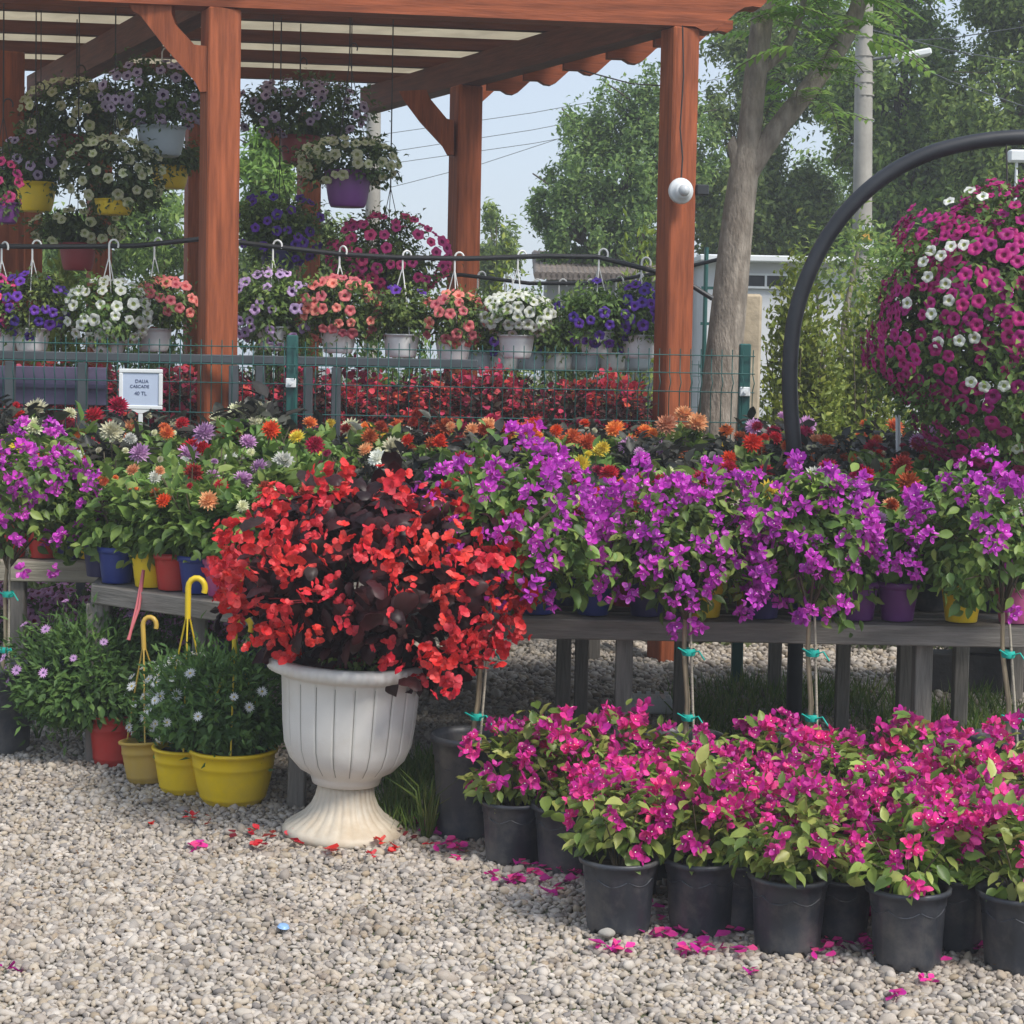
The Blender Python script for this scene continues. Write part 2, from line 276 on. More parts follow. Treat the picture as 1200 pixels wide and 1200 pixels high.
class MB:
    def __init__(s): s.v = []; s.f = []; s.mi = []; s.sm = []
    def add(s, verts, faces, mi=0, smooth=False):
        o = len(s.v); s.v += [tuple(v) for v in verts]
        for f in faces: s.f.append([o + i for i in f]); s.mi.append(mi); s.sm.append(smooth)
    def box(s, c, size, rz=0, mi=0, bev=0.0):
        hx, hy, hz = (x / 2 for x in size); ca, sa = math.cos(rz), math.sin(rz)
        def T(x, y, z): return (c[0] + x * ca - y * sa, c[1] + x * sa + y * ca, c[2] + z)
        if bev <= 0:
            v = [T(x, y, z) for z in (-hz, hz) for y in (-hy, hy) for x in (-hx, hx)]
            s.add(v, [(0,2,3,1),(4,5,7,6),(0,1,5,4),(2,6,7,3),(0,4,6,2),(1,3,7,5)], mi); return
        b = min(bev, hx * .45, hy * .45, hz * .45)
        bmv = []
        for sz in (-1, 1):
            for sy in (-1, 1):
                for sx in (-1, 1):
                    bmv += [T(sx * (hx - b), sy * (hy - b), sz * hz), T(sx * hx, sy * (hy - b), sz * (hz - b)), T(sx * (hx - b), sy * hy, sz * (hz - b))]
        I = lambda sx, sy, sz, k: ((sz > 0) * 4 + (sy > 0) * 2 + (sx > 0)) * 3 + k
        f = []
        for sz in (-1, 1):
            q = [I(-1,-1,sz,0), I(1,-1,sz,0), I(1,1,sz,0), I(-1,1,sz,0)]; f.append(q if sz > 0 else q[::-1])
        for sx in (-1, 1):
            q = [I(sx,-1,-1,1), I(sx,1,-1,1), I(sx,1,1,1), I(sx,-1,1,1)]; f.append(q if sx > 0 else q[::-1])
        for sy in (-1, 1):
            q = [I(-1,sy,-1,2), I(1,sy,-1,2), I(1,sy,1,2), I(-1,sy,1,2)]; f.append(q if sy < 0 else q[::-1])
        for a in (-1, 1):
            for b2 in (-1, 1):
                f.append([I(-1,a,b2,0), I(1,a,b2,0), I(1,a,b2,2), I(-1,a,b2,2)])
                f.append([I(a,-1,b2,0), I(a,1,b2,0), I(a,1,b2,1), I(a,-1,b2,1)])
                f.append([I(a,b2,-1,1), I(a,b2,1,1), I(a,b2,1,2), I(a,b2,-1,2)])
                for c2 in (-1, 1): f.append([I(a,b2,c2,0), I(a,b2,c2,1), I(a,b2,c2,2)])
        f = [list(dict.fromkeys(q)) for q in f]
        s.add(bmv, f, mi)
    def tube(s, pts, r, sides=8, mi=0, cap=True, squash=1.0):
        pts = [Vector(p) for p in pts]; n = len(pts)
        rr = r if isinstance(r, (list, tuple)) else [r] * n
        t0 = (pts[1] - pts[0]).normalized()
        u = t0.orthogonal().normalized(); vs = []; prev = t0
        for i, p in enumerate(pts):
            t = (pts[min(i + 1, n - 1)] - pts[max(i - 1, 0)]).normalized()
            q = prev.rotation_difference(t); u = (q @ u).normalized(); u = (u - t * u.dot(t)).normalized(); w = t.cross(u); prev = t
            for k in range(sides):
                a = 2 * math.pi * k / sides
                vs.append(p + (u * math.cos(a) + w * math.sin(a) * squash) * rr[i])
        fs = [(i * sides + k, i * sides + (k + 1) % sides, (i + 1) * sides + (k + 1) % sides, (i + 1) * sides + k) for i in range(n - 1) for k in range(sides)]
        s.add(vs, fs, mi, True)
        if cap:
            s.add(vs[:sides], [list(range(sides))[::-1]], mi); s.add(vs[-sides:], [list(range(sides))], mi)
    def lathe(s, prof, sides=32, mi=0, c=(0, 0, 0), fn=None, close=False):
        vs = []
        for j, (r, z) in enumerate(prof):
            for k in range(sides):
                a = 2 * math.pi * k / sides; rr, zz = (r, z) if fn is None else fn(r, z, a, j)
                vs.append((c[0] + rr * math.cos(a), c[1] + rr * math.sin(a), c[2] + zz))
        fs = [(j * sides + k, j * sides + (k + 1) % sides, (j + 1) * sides + (k + 1) % sides, (j + 1) * sides + k) for j in range(len(prof) - 1) for k in range(sides)]
        s.add(vs, fs, mi, True)
    def prism(s, poly, origin, u, w, thick, mi=0):
        """poly in (u, z); extruded by thick along w (centred)"""
        o = Vector(origin); u = Vector(u).normalized(); w = Vector(w).normalized(); n = len(poly); vs = []
        for sgn in (-.5, .5):
            for a, z in poly: vs.append(o + u * a + Vector((0, 0, z)) + w * (sgn * thick))
        fs = [list(range(n))[::-1], [n + i for i in range(n)]] + [(i, (i + 1) % n, n + (i + 1) % n, n + i) for i in range(n)]
        s.add(vs, fs, mi)
    def mesh(s, name, mats):
        me = bpy.data.meshes.new(name); me.from_pydata(s.v, [], s.f)
        for m in (mats if isinstance(mats, (list, tuple)) else [mats]): me.materials.append(m)
        me.polygons.foreach_set('material_index', s.mi); me.polygons.foreach_set('use_smooth', s.sm)
        me.update(); return me
    def build(s, name, mats, parent=None, loc=(0, 0, 0), rz=0):
        return obj(name, s.mesh(name, mats), parent, loc, (0, 0, rz))
def obj(name, me, parent=None, loc=(0, 0, 0), rot=(0, 0, 0), sc=1.0):
    o = bpy.data.objects.new(name, me); COL.objects.link(o)
    o.parent = parent; o.location = loc; o.rotation_euler = rot
    o.scale = (sc, sc, sc) if not hasattr(sc, '__len__') else sc
    return o
def tag(o, label=None, cat=None, group=None, kind=None):
    if label: o['label'] = label
    if cat: o['category'] = cat
    if group: o['group'] = group
    if kind: o['kind'] = kind
    return o
def thing(name, label, cat, loc, rz=0, group=None, rot=None):
    o = bpy.data.objects.new(name, None); COL.objects.link(o); o.empty_display_size = 0.1
    o.location = loc; o.rotation_euler = rot or (0, 0, rz)
    return tag(o, label, cat, group)

# ---- leaf and petal templates: y = along, z = up
def leaf_t(w=0.5, fold=0.12, droop=0.15):
    V = np.array([[0,0,0],[-w*.5,.42,fold],[w*.5,.42,fold],[0,1,-droop],[0,.45,0]]); Fc = np.array([[0,4,1],[4,3,1],[0,2,4],[4,2,3]]); return V, Fc
def round_t(w=0.9):
    V = [[0,.45,0]]; 
    for k in range(9):
        a = math.pi * 2 * k / 9; V.append([math.sin(a) * w * .5, .5 - .5 * math.cos(a), .10 * abs(math.sin(a)) - .12 * (k in (4, 5)) + .03 * math.sin(a * 3)])
    return np.array(V), np.array([[0, 1 + k, 1 + (k + 1) % 9] for k in range(9)])
def blade_t(w=0.06):
    V = np.array([[-w/2,0,0],[w/2,0,0],[w*.4,.5,.02],[-w*.4,.5,.02],[0,1,-.1]]); return V, np.array([[0,1,2],[0,2,3],[3,2,4]])
def bract_t():
    V = np.array([[0,0,0],[-.36,.45,.16],[.36,.45,.16],[0,1.0,.18],[0,.5,.02],[-.2,.85,.14],[.2,.85,.14]])
    return V, np.array([[0,4,1],[0,2,4],[4,5,1],[4,2,6],[4,3,5],[4,6,3]])
def beg_t():
    O = [(0,0),(.22,-.06),(.42,.10),(.50,.34),(.44,.60),(.26,.84),(.05,1.0),(-.16,.82),(-.36,.60),(-.44,.34),(-.36,.10),(-.18,-.04)]
    V = []; n = len(O)
    for k, (x, y) in enumerate(O): V.append([x, y, -.10 - .10 * (y > .8) + .05 * math.sin(k * 2.1)])
    for k, (x, y) in enumerate(O): V.append([x * .55, .4 + (y - .4) * .55, .02 + .05 * (k % 2)])
    V.append([0, .38, -.02])
    F = [[k, (k + 1) % n, n + (k + 1) % n] for k in range(n)] + [[k, n + (k + 1) % n, n + k] for k in range(n)] + [[n + k, n + (k + 1) % n, 2 * n] for k in range(n)]
    return np.array(V), np.array(F)
BEGL = beg_t()
LEAF = leaf_t(); 
def leaf_fine(w=.56):
    ys = [0, .16, .38, .62, .82, 1.0]; ws = [0, .32, .5, .42, .22, 0]; V = []; F = []
    for k, (y, q) in enumerate(zip(ys, ws)): V.append([0, y, -.16 * y * y])
    L_ = []; R_ = []
    for k in range(1, 5):
        V.append([-ws[k] * w, ys[k], .09 - .16 * ys[k] ** 2 + .03 * (k % 2)]); L_.append(len(V) - 1)
        V.append([ws[k] * w, ys[k], .09 - .16 * ys[k] ** 2 + .03 * ((k + 1) % 2)]); R_.append(len(V) - 1)
    F += [[0, 1, L_[0]], [0, R_[0], 1], [4, 5, L_[3]], [4, R_[3], 5]]
    for k in range(3):
        F += [[1 + k, 2 + k, L_[k + 1]], [1 + k, L_[k + 1], L_[k]], [1 + k, R_[k], R_[k + 1]], [1 + k, R_[k + 1], 2 + k]]
    return np.array(V), np.array(F)
LEAFF = leaf_fine(); LEAFW = leaf_fine(.7)
LEAFN = leaf_t(0.3, .05, .1); ROUND = round_t(); BLADE = blade_t(); BRACT = bract_t(); LOBED = leaf_t(0.7, .08, .2)
def norm(a): return a / np.maximum(np.linalg.norm(a, axis=1, keepdims=True), 1e-9)
def inst(T, P, D, N, S):
    """copies of template T at points P, y axis along D, z near N, sizes S -> verts, faces"""
    V, Fc = T; P = np.asarray(P, float); D = norm(np.asarray(D, float)); N = np.asarray(N, float)
    X = norm(np.cross(D, N)); Z = np.cross(X, D); S = np.broadcast_to(np.asarray(S, float), (len(P),))[:, None, None]
    Rm = np.stack([X, D, Z], axis=1)
    out = P[:, None, :] + S * np.einsum('vk,nkj->nvj', V, Rm)
    Fo = (Fc[None] + (np.arange(len(P)) * len(V))[:, None, None]).reshape(-1, Fc.shape[1])
    return out.reshape(-1, 3), Fo
def rdir(n): return norm(RNG.normal(size=(n, 3)))
def cloud(n, c, rad, clumps=0, csz=0.3, inner=0.35, flat_bottom=None):
    """points through an ellipsoid, thicker towards its skin, bunched in clumps"""
    c = np.asarray(c, float); rad = np.asarray(rad, float)
    if clumps:
        cc = rdir(clumps) * (RNG.uniform(inner, 1, (clumps, 1)) ** 0.6)
        P = cc[RNG.integers(0, clumps, n)] + RNG.normal(size=(n, 3)) * csz
    else:
        P = rdir(n) * (RNG.uniform(inner ** 3, 1, (n, 1)) ** (1 / 3))
    if flat_bottom is not None: P[:, 2] = np.where(P[:, 2] < flat_bottom, flat_bottom + RNG.uniform(-.1, .3, n), P[:, 2])
    return P * rad + c, P
def leaves(T, n, c, rad, size, out=1.0, up=0.6, droop=0.0, **k):
    P, Q = cloud(n, c, rad, **k)
    D = norm(Q * np.array([1, 1, .6])) * out + rdir(n) * 0.7 + np.array([0, 0, -droop]); D = norm(D)
    N = norm(Q) * 0.5 + np.array([0, 0, up]) + rdir(n) * 0.45
    S = size * RNG.uniform(0.6, 1.25, n)
    return inst(T, P - D * S[:, None] * .5, D, N, S)
def join(parts):
    """[(V, F, mi)] -> V, [(F, mi)]"""
    Vs = []; Fs = []; o = 0
    for V, Fc, mi in parts: Vs.append(V); Fs.append((np.asarray(Fc) + o, mi)); o += len(V)
    return np.concatenate(Vs), Fs

# ---- bloom meshes
def petunia(throat, petal, seed=0):
    S = 20; rings = [(0.10, -.34), (0.34, -.06), (0.72, .03), (1.0, -.03)]; V = [[0, 0, -.55]]; rn = np.random.default_rng(seed)
    for j, (r, z) in enumerate(rings):
        for k in range(S):
            a = 2 * math.pi * k / S; lob = 1 - (0.14 * abs(math.sin(a * 2.5)) ** 3 if j == 3 else 0)
            zz = z + (0.09 * math.sin(a * 5 + seed) + .06 * math.sin(a * 3 + seed * 2) + rn.uniform(-.07, .07)) * (j >= 2)
            V.append([r * lob * math.cos(a), r * lob * math.sin(a), zz])
    F0 = [[0, 1 + k, 1 + (k + 1) % S] for k in range(S)]
    Q = lambda j: [[1 + j*S + k, 1 + (j+1)*S + k, 1 + (j+1)*S + (k+1) % S, 1 + j*S + (k+1) % S] for k in range(S)]
    return np_mesh('bloom', np.array(V) * .5, [(F0, 0), (Q(0), 0), (Q(1), 1), (Q(2), 1)], [throat, petal])
def dahlia(m, seed=0):
    rn = np.random.default_rng(seed); parts = []
    T = (np.array([[0,0,0],[-.2,.5,.09],[.2,.5,.09],[0,1,.12],[0,.55,-.02]]), np.array([[0,4,1],[4,3,1],[0,2,4],[4,2,3]]))
    for L_, (n, el_, s, r0) in enumerate([(15, -8, .5, 0), (15, 12, .48, .02), (13, 32, .42, .03), (11, 52, .34, .04), (8, 72, .26, .03)]):
        a = (np.arange(n) / n + L_ * .031) * 2 * np.pi + rn.normal(0, .04, n); e = np.radians(el_ + rn.normal(0, 5, n))
        D = np.stack([np.cos(a) * np.cos(e), np.sin(a) * np.cos(e), np.sin(e)], 1)
        N = np.stack([-np.cos(a) * np.sin(e), -np.sin(a) * np.sin(e), np.cos(e)], 1)
        P = np.stack([np.cos(a) * r0, np.sin(a) * r0, np.full(n, .03 * L_)], 1)
        V, Fc = inst(T, P, D, N, s * rn.uniform(.9, 1.08, n)); parts.append((V, Fc, 0))
    V, Fs = join(parts); return np_mesh('bloom', V, Fs, [m], False)
def daisy(m, eye, seed=0):
    rn = np.random.default_rng(seed); n = 14; a = np.arange(n) / n * 2 * np.pi + rn.normal(0, .05, n)
    D = np.stack([np.cos(a), np.sin(a), rn.uniform(-.1, .2, n)], 1); N = np.tile([0, 0, 1.], (n, 1))
    V, Fc = inst(leaf_t(.34, .03, .02), D * .07, D, N, .45 * rn.uniform(.9, 1.05, n))
    k = 8; E = np.array([[0, 0, .07]] + [[.1 * math.cos(i * math.pi / 4), .1 * math.sin(i * math.pi / 4), .02] for i in range(k)])
    V2, Fs = join([(V, Fc, 0), (E, [[0, 1 + i, 1 + (i + 1) % k] for i in range(k)], 1)])
    return np_mesh('bloom', V2, Fs, [m, eye], False)
def boug(m, seed=0, n=8, rad=1.0, L_=.62):
    """a bunch of three-bract bougainvillea flowers with tiny cream tubes"""
    rn = np.random.default_rng(seed); parts = []
    C = norm(rn.normal(size=(n, 3)) + [0, 0, .35]) * rn.uniform(.35, 1, (n, 1)) * rad * .62
    for c in C:
        ax = norm((c + rn.normal(size=3) * .25 + [0, -.0, .15])[None])[0]; u = np.cross(ax, [.3, .2, 1]); u /= np.linalg.norm(u); w = np.cross(ax, u); t0 = rn.uniform(0, 6)
        for k in range(3):
            a = t0 + k * 2.094; d = (u * math.cos(a) + w * math.sin(a)) * .85 + ax * .62
            V, Fc = inst(BRACT, [c], [d], [ax - d * .3], L_ * rn.uniform(.85, 1.15)); parts.append((V, Fc, 0))
        if rn.uniform() < .45:
            p = c + ax * .32; q = .05
            V = np.array([p + u * q, p + w * q, p - u * q, p - w * q, p + ax * .06]); parts.append((V, [[0, 1, 4], [1, 2, 4], [2, 3, 4], [3, 0, 4]], 1))
    V, Fs = join(parts); return np_mesh('flower_cluster', V, Fs, [m, M['bud_white']], True)
def begonia(seed=0, n=11):
    rn = np.random.default_rng(seed); parts = []
    T = round_t(.95)
    for i in range(n):
        c = rn.normal(size=3) * [.45, .45, .45]; ax = norm((c * .6 + rn.normal(size=3) * .3 + [0, 0, -.15])[None])[0]
        u = np.cross(ax, [.1, .2, 1]); u /= np.linalg.norm(u); w = np.cross(ax, u); t0 = rn.uniform(0, 6); s = rn.uniform(.7, 1.15)
        for k in range(4):
            a = t0 + k * math.pi / 2; d = (u * math.cos(a) + w * math.sin(a)) * (.9 if k % 2 == 0 else .6) + ax * rn.uniform(.25, .6)
            V, Fc = inst(T, [c], [d], [ax], (.46 if k % 2 == 0 else .33) * s); parts.append((V, Fc, 0))
    V, Fs = join(parts); return np_mesh('flower_cluster', V, Fs, [M['begonia_red']], True)
PET = {k: [petunia(M[t], M[p], s) for s in (1, 2, 3)] for k, (t, p) in {
    'white': ('throat_green', 'p_white'), 'coral': ('throat_coral', 'p_coral'), 'lilac': ('throat_dark', 'p_lilac'), 'violet': ('throat_dark', 'p_violet'),
    'pink': ('throat_wine', 'p_pink'), 'cream': ('throat_green', 'p_cream'), 'pale': ('throat_dark', 'p_pale'), 'wine': ('throat_wine', 'p_wine'), 'mauve': ('throat_wine', 'p_mauve')}.items()}
DB = {k: [dahlia(M['d_' + k], s) for s in (1, 2)] for k in DAH}
DAISY = {'lilac': [daisy(M['daisy_lilac'], M['daisy_eye'], s) for s in (1, 2)], 'white': [daisy(M['daisy_white'], M['daisy_eye_y'], s) for s in (1, 2)]}
BG_M = [boug(M['magenta'], s, 8) for s in range(5)]; BG_P = [boug(M['purple'], s + 9, 8) for s in range(5)]
BEG = [begonia(s, 10 + s % 4) for s in range(6)]
def place(parent, name, variants, P, D, S, spin=True):
    """one object per bloom; +z of the bloom looks along D"""
    out = []
    for p, d, s in zip(P, D, S):
        q = Vector(d).to_track_quat('Z', 'Y') @ Euler((0, 0, random.uniform(0, 6.28) if spin else 0)).to_quaternion()
        out.append(obj(name, random.choice(variants), parent, tuple(p), q.to_euler(), s))
    return out
def spots(n, c, rad, mind, bias=None, tries=4000):
    """scattered directions on an ellipsoid's skin that keep a least distance"""
    P = []; D = []; c = np.array(c, float); rad = np.array(rad, float); t = 0
    while len(P) < n and t < tries:
        t += 1; d = RNG.normal(size=3); d /= np.linalg.norm(d)
        if bias is not None and RNG.uniform() > bias(d): continue
        p = c + d * rad
        if not P or (((np.array(P) - p) ** 2).sum(1) > mind * mind).all(): P.append(p); D.append(d / rad * rad.mean())
    return np.array(P), np.array(D)

# ------------------------------------------------------------------ SETTING: ground
gm = MB()
gm.add([(-58, -19, 0), (58, -19, 0), (58, 90, 0), (-58, 90, 0)], [(0, 1, 2, 3)])
tag(gm.build('ground', M['ground']), kind='structure')
def ico(sub):
    import bmesh
    bm = bmesh.new(); bmesh.ops.create_icosphere(bm, subdivisions=sub, radius=1.0)
    V = np.array([v.co[:] for v in bm.verts]); Fc = np.array([[v.index for v in f.verts] for f in bm.faces]); bm.free(); return V, Fc
def gravel(name, y0, y1, sub, sp, size, seed, label, zoff=0.0):
    rn = np.random.default_rng(seed); V0, F0 = ico(sub); Vs = []; Fs = []; o = 0
    ys = np.arange(y0, y1, sp); P = []
    for y in ys:
        h = .30 * y + .28; xs = np.arange(-h, h, sp); P.append(np.stack([xs, np.full(len(xs), y)], 1))
    P = np.concatenate(P); P += rn.uniform(-.5, .5, P.shape) * sp * .95; n = len(P)
    s = size * np.exp(rn.normal(0, .26, n)); ax = np.stack([s * rn.uniform(.9, 1.45, n), s * rn.uniform(.7, 1.05, n), s * rn.uniform(.42, .75, n)], 1)
    q = rn.normal(size=(n, 4)) * [1, .22, .22, 1]; q /= np.linalg.norm(q, axis=1, keepdims=True); w, x, y, z = q.T
    Rm = np.stack([np.stack([1-2*(y*y+z*z), 2*(x*y-z*w), 2*(x*z+y*w)], 1), np.stack([2*(x*y+z*w), 1-2*(x*x+z*z), 2*(y*z-x*w)], 1), np.stack([2*(x*z-y*w), 2*(y*z+x*w), 1-2*(x*x+y*y)], 1)], 1)
    nv = 6; var = [V0 * (1 + (.09 if sub > 1 else .14) * rn.normal(size=(len(V0), 1))).clip(.75, 1.22) for _ in range(nv)]
    for k in range(nv):
        idx = np.arange(k, n, nv)
        VV = np.einsum('nij,nvj->nvi', Rm[idx], var[k][None] * ax[idx][:, None, :])
        VV += np.stack([P[idx, 0], P[idx, 1], ax[idx, 2] * rn.uniform(.3, 1.3, len(idx)) + zoff], 1)[:, None, :]
        Vs.append(VV.reshape(-1, 3)); Fs.append((F0[None] + (np.arange(len(idx)) * len(V0))[:, None, None] + o).reshape(-1, 3)); o += len(idx) * len(V0)
    me = np_mesh(name, np.concatenate(Vs), [(np.concatenate(Fs), 0)], [M['pebble']], True)
    return tag(obj(name, me), label, 'gravel', kind='stuff')
gravel('gravel', 4.25, 6.0, 2, .0155, .0094, 1, 'loose pale grey pebbles covering the yard in the foreground')
gravel('gravel', 6.0, 8.4, 1, .0175, .0105, 2, 'pale pebbles farther back round the urn and under the front of the tables')
gravel('gravel', 8.4, 11.6, 1, .026, .0145, 3, 'far pebbles between and beyond the flower tables')

# ------------------------------------------------------------------ pergola
PA = R(24)
pg = thing('pergola', 'red brown stained timber pergola with cream translucent roof over the hanging baskets', 'pergola', (0, 9.5, 0))
PO = Vector((0, 9.5, 0))
def L0(v): return Vector(v) - PO
ZB = 3.27
def post(x, y, w=.165, top=ZB, m='cedar', rz=PA):
    b_ = MB(); b_.box((0, 0, top / 2), (w, w, top), 0, bev=.008); b_.build('post', M[m], pg, L0((x, y, 0)), rz)
fl = W(256, 300, 9.45); fr = W(791, 300, 9.75)
post(fl.x, 9.45); post(fr.x, 9.75, .15)
br_ = W(543, 300, 12.1); post(br_.x, 12.1)
for px, y, w in ((361, 13.5, .14), (228, 13.5, .13), (37, 13.3, .13), (116, 12.3, .14), (4, 10.9, .2)):
    p = W(px, 300, y); post(p.x, y, w, top=3.25)
# front beam, its dark side, the carved ends
fd = (Vector((fr.x, 9.75, 0)) - Vector((fl.x, 9.45, 0))).normalized(); fw = Vector((-fd.y, fd.x, 0))
def beam(name, a, b, z0, h, th, m, ea=0.0, eb=0.0, carve=False):
    a = Vector(a); b = Vector(b); u = (b - a).normalized(); w = Vector((-u.y, u.x, 0)); L_ = (b - a).length
    if carve:   # scrolled end beyond b
        e = eb; poly = [(-ea, h), (-ea, 0), (L_, 0), (L_ + .02, -.0)]
        for k in range(9):
            t = k / 8; poly.append((L_ + .06 + (e - .06) * t, -.0 + h * .55 * (t ** 1.5) + .035 * math.sin(t * math.pi * 2) * -1))
        poly += [(L_ + e + .03, h * .7), (L_ + e + .03, h)]
    else: poly = [(-ea, h), (-ea, 0), (L_ + eb, 0), (L_ + eb, h)]
    mb = MB(); mb.prism(poly, (0, 0, 0), (1, 0, 0), (0, 1, 0), th)
    o = mb.build(name, M[m], pg, L0((a.x, a.y, z0)), math.atan2(u.y, u.x)); return o
A = Vector((fl.x, 9.45, 0)); B = Vector((fr.x, 9.75, 0))
beam('front_beam', A - fd * 3.2, B, ZB + .003, .2, .155, 'cedar_h', 0, .40, True)
sdv = (Vector((br_.x, 12.1, 0)) - B).normalized()                       # depth direction of the side
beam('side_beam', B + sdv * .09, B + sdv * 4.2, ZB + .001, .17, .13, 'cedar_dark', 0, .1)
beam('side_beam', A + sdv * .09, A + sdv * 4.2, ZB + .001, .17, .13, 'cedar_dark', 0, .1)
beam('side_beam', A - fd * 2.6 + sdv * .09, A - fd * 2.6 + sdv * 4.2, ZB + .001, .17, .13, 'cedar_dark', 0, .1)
for k in range(5):
    t = .55 + k * .86
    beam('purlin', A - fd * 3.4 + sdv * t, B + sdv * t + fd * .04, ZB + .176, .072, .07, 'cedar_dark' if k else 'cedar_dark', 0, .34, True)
for k in range(6):
    t = .40 + k * .52; q = B + sdv * t + fd * .07
    beam('rafter_tail', q, q + fd * .03, ZB - .035, .15, .07, 'cedar_h', 0, .36, True)
# corbel under the beam at the left post, end block on top
tb = MB(); tb.box((0, 0, .07), (.30, .17, .14), 0, bev=.03); tb.build('beam_end', M['cedar_h'], pg, L0((fl.x + .07, 9.30, ZB + .205)), math.atan2(fd.y, fd.x))
def brace(p, q, th=.09, w=.12, m='cedar', nm='brace'):
    p = Vector(p); q = Vector(q); d = q - p; L_ = d.length; u = d.normalized(); side = Vector((0, 0, 1)).cross(u).normalized(); n = u.cross(side)
    mb = MB(); vs = []
    N = 10
    for sg in (-.5, .5):
        for i in range(N + 1):
            t = i / N; bow = .035 * math.sin(math.pi * t)
            vs.append(p + d * t + n * (w / 2 + bow * -1) * 1 + side * th * sg)
        for i in range(N + 1):
            t = 1 - i / N; bow = .035 * math.sin(math.pi * t)
            vs.append(p + d * t - n * (w / 2 + bow) + side * th * sg)
    K = 2 * (N + 1)
    fs = [(i, (i + 1) % K, K + (i + 1) % K, K + i) for i in range(K)]
    for i in range(N): fs += [(i, K - 1 - i, K - 2 - i, i + 1)[::-1], (K + i, K + K - 1 - i, K + K - 2 - i, K + i + 1)]
    mb.add([L0(v) for v in vs], fs); mb.build(nm, M[m], pg)
def gusset(pxs, y, th, m='cedar'):
    c0 = W(pxs[0][0], pxs[0][1], y); q = [W(a_, b_, y) for a_, b_ in pxs]; mb = MB()
    mb.prism([(v.x - c0.x, v.z - c0.z) for v in q], (0, 0, 0), (1, 0, 0), (0, 1, 0), th); mb.build('brace', M[m], pg, L0(c0))
gusset([(151, 4), (158, 15), (166, 19), (196, 58), (231, 98), (236, 109), (246, 109), (246, 56), (229, 54), (207, 30), (203, 18), (203, 4)], 9.41, .10)
gusset([(468, 108), (474, 119), (492, 143), (518, 171), (524, 182), (532, 182), (532, 142), (524, 140), (504, 116), (500, 106)], 12.02, .09)
gusset([(306, 152), (320, 168), (346, 196), (352, 196), (352, 172), (330, 150)], 13.42, .09)
# roof sheet with shallow corrugation
rs = MB(); vs = []; fs = []; nx, ny = 120, 2
for j in range(ny + 1):
    for i in range(nx + 1):
        pnt = A - fd * 3.5 + sdv * (-.12 + j * 4.75 / ny) + fd * (i * ((B - A).length + 3.5 + .28) / nx)
        vs.append(L0((pnt.x, pnt.y, ZB + .262 + .009 * math.sin(i * 1.5))))
fs = [(j * (nx + 1) + i, j * (nx + 1) + i + 1, (j + 1) * (nx + 1) + i + 1, (j + 1) * (nx + 1) + i) for j in range(ny) for i in range(nx)]
rs.add(vs, fs, 0, True); ro = rs.build('roof_sheet', M['roof_sheet'], pg)
# lamp and camera box on the right post
lp = W(797, 224, 9.60); lt = thing('wall_lamp', 'round white bulkhead lamp with cable on the right front post of the pergola', 'lamp', lp)
mb = MB(); prof = [(0, .0), (.064, .0), (.067, .012), (.06, .03), (.045, .034), (.043, .05), (.03, .058), (.018, .06), (0, .062)]
mb.lathe(prof, 28); o = mb.build('lamp_body', M['white_paint'], lt); o.rotation_euler = (R(90), 0, R(15))
mb = MB(); mb.lathe([(0.03, .06), (.026, .075), (.014, .085), (0, .087)], 20); o = mb.build('lens', M['glass'], lt); o.rotation_euler = (R(90), 0, R(15))
mb = MB(); pts = [W(800, 30, 9.63) - lp, W(801, 90, 9.63) - lp, W(797, 150, 9.63) - lp, W(800, 185, 9.62) - lp, W(798, 212, 9.62) - lp]
mb.tube(pts, .004, 6); mb.build('cable', M['string'], lt)
kb = W(820, 223, 9.75); o = MB(); o.box((0, 0, 0), (.07, .09, .055), .3, bev=.006); o.tube([(-.06, 0, 0), (0, 0, 0)], .012, 8)
tag(o.build('security_camera', M['dark_box'], None, kb), 'small dark boxy security camera beside the round white lamp on the post', 'camera')

# ------------------------------------------------------------------ mesh fences
def wire_fence(name, label, x0, x1, y, z0, z1, sp, r, m, posts, y1=None):
    y1 = y if y1 is None else y1; t = thing(name, label, 'fence', (x0, y, 0)); L_ = math.hypot(x1 - x0, y1 - y); rz = math.atan2(y1 - y, x1 - x0); t.rotation_euler = (0, 0, rz)
    mb = MB(); n = int(L_ / sp)
    for i in range(n + 1):
        x = i * sp
        mb.tube([(x, 0, z0), (x, 0, z1 - .17), (x + .004, -.035, z1 - .13), (x, 0, z1 - .09), (x, 0, z1 + .03)], r, 4, cap=False)
    zs = [z1, z1 - .085, z1 - .175, z1 - .32, z1 - .52, z1 - .72, z1 - .92, z1 - 1.12, z1 - 1.32]
    for z in zs:
        if z > z0: mb.tube([(0, -r * 1.8, z), (L_, -r * 1.8, z)], r * 1.15, 4)
    mb.build('mesh_panel', M[m], t)
    for px in posts:
        b_ = MB(); b_.box((px - x0, .035, (z1 + .06) / 2), (.055, .045, z1 + .06), 0, bev=.006); po = b_.build('fence_post', M['fence_green'], t)
        c = MB(); c.box((px - x0, -.006, z1 - .17), (.05, .02, .045), 0, bev=.004); c.tube([(px - x0, -.03, z1 - .17), (px - x0, -.01, z1 - .17)], .009, 8)
        c.build('clamp', M['white_paint'], po)
    return t
FY = 9.02
wire_fence('mesh_fence', 'green wire mesh fence with folded top crossing behind the dahlias', -3.1, W(884, 450, FY).x, FY, .55, 1.60, .05, .0032, 'fence_green', [W(341, 450, FY).x, W(873, 450, FY).x])
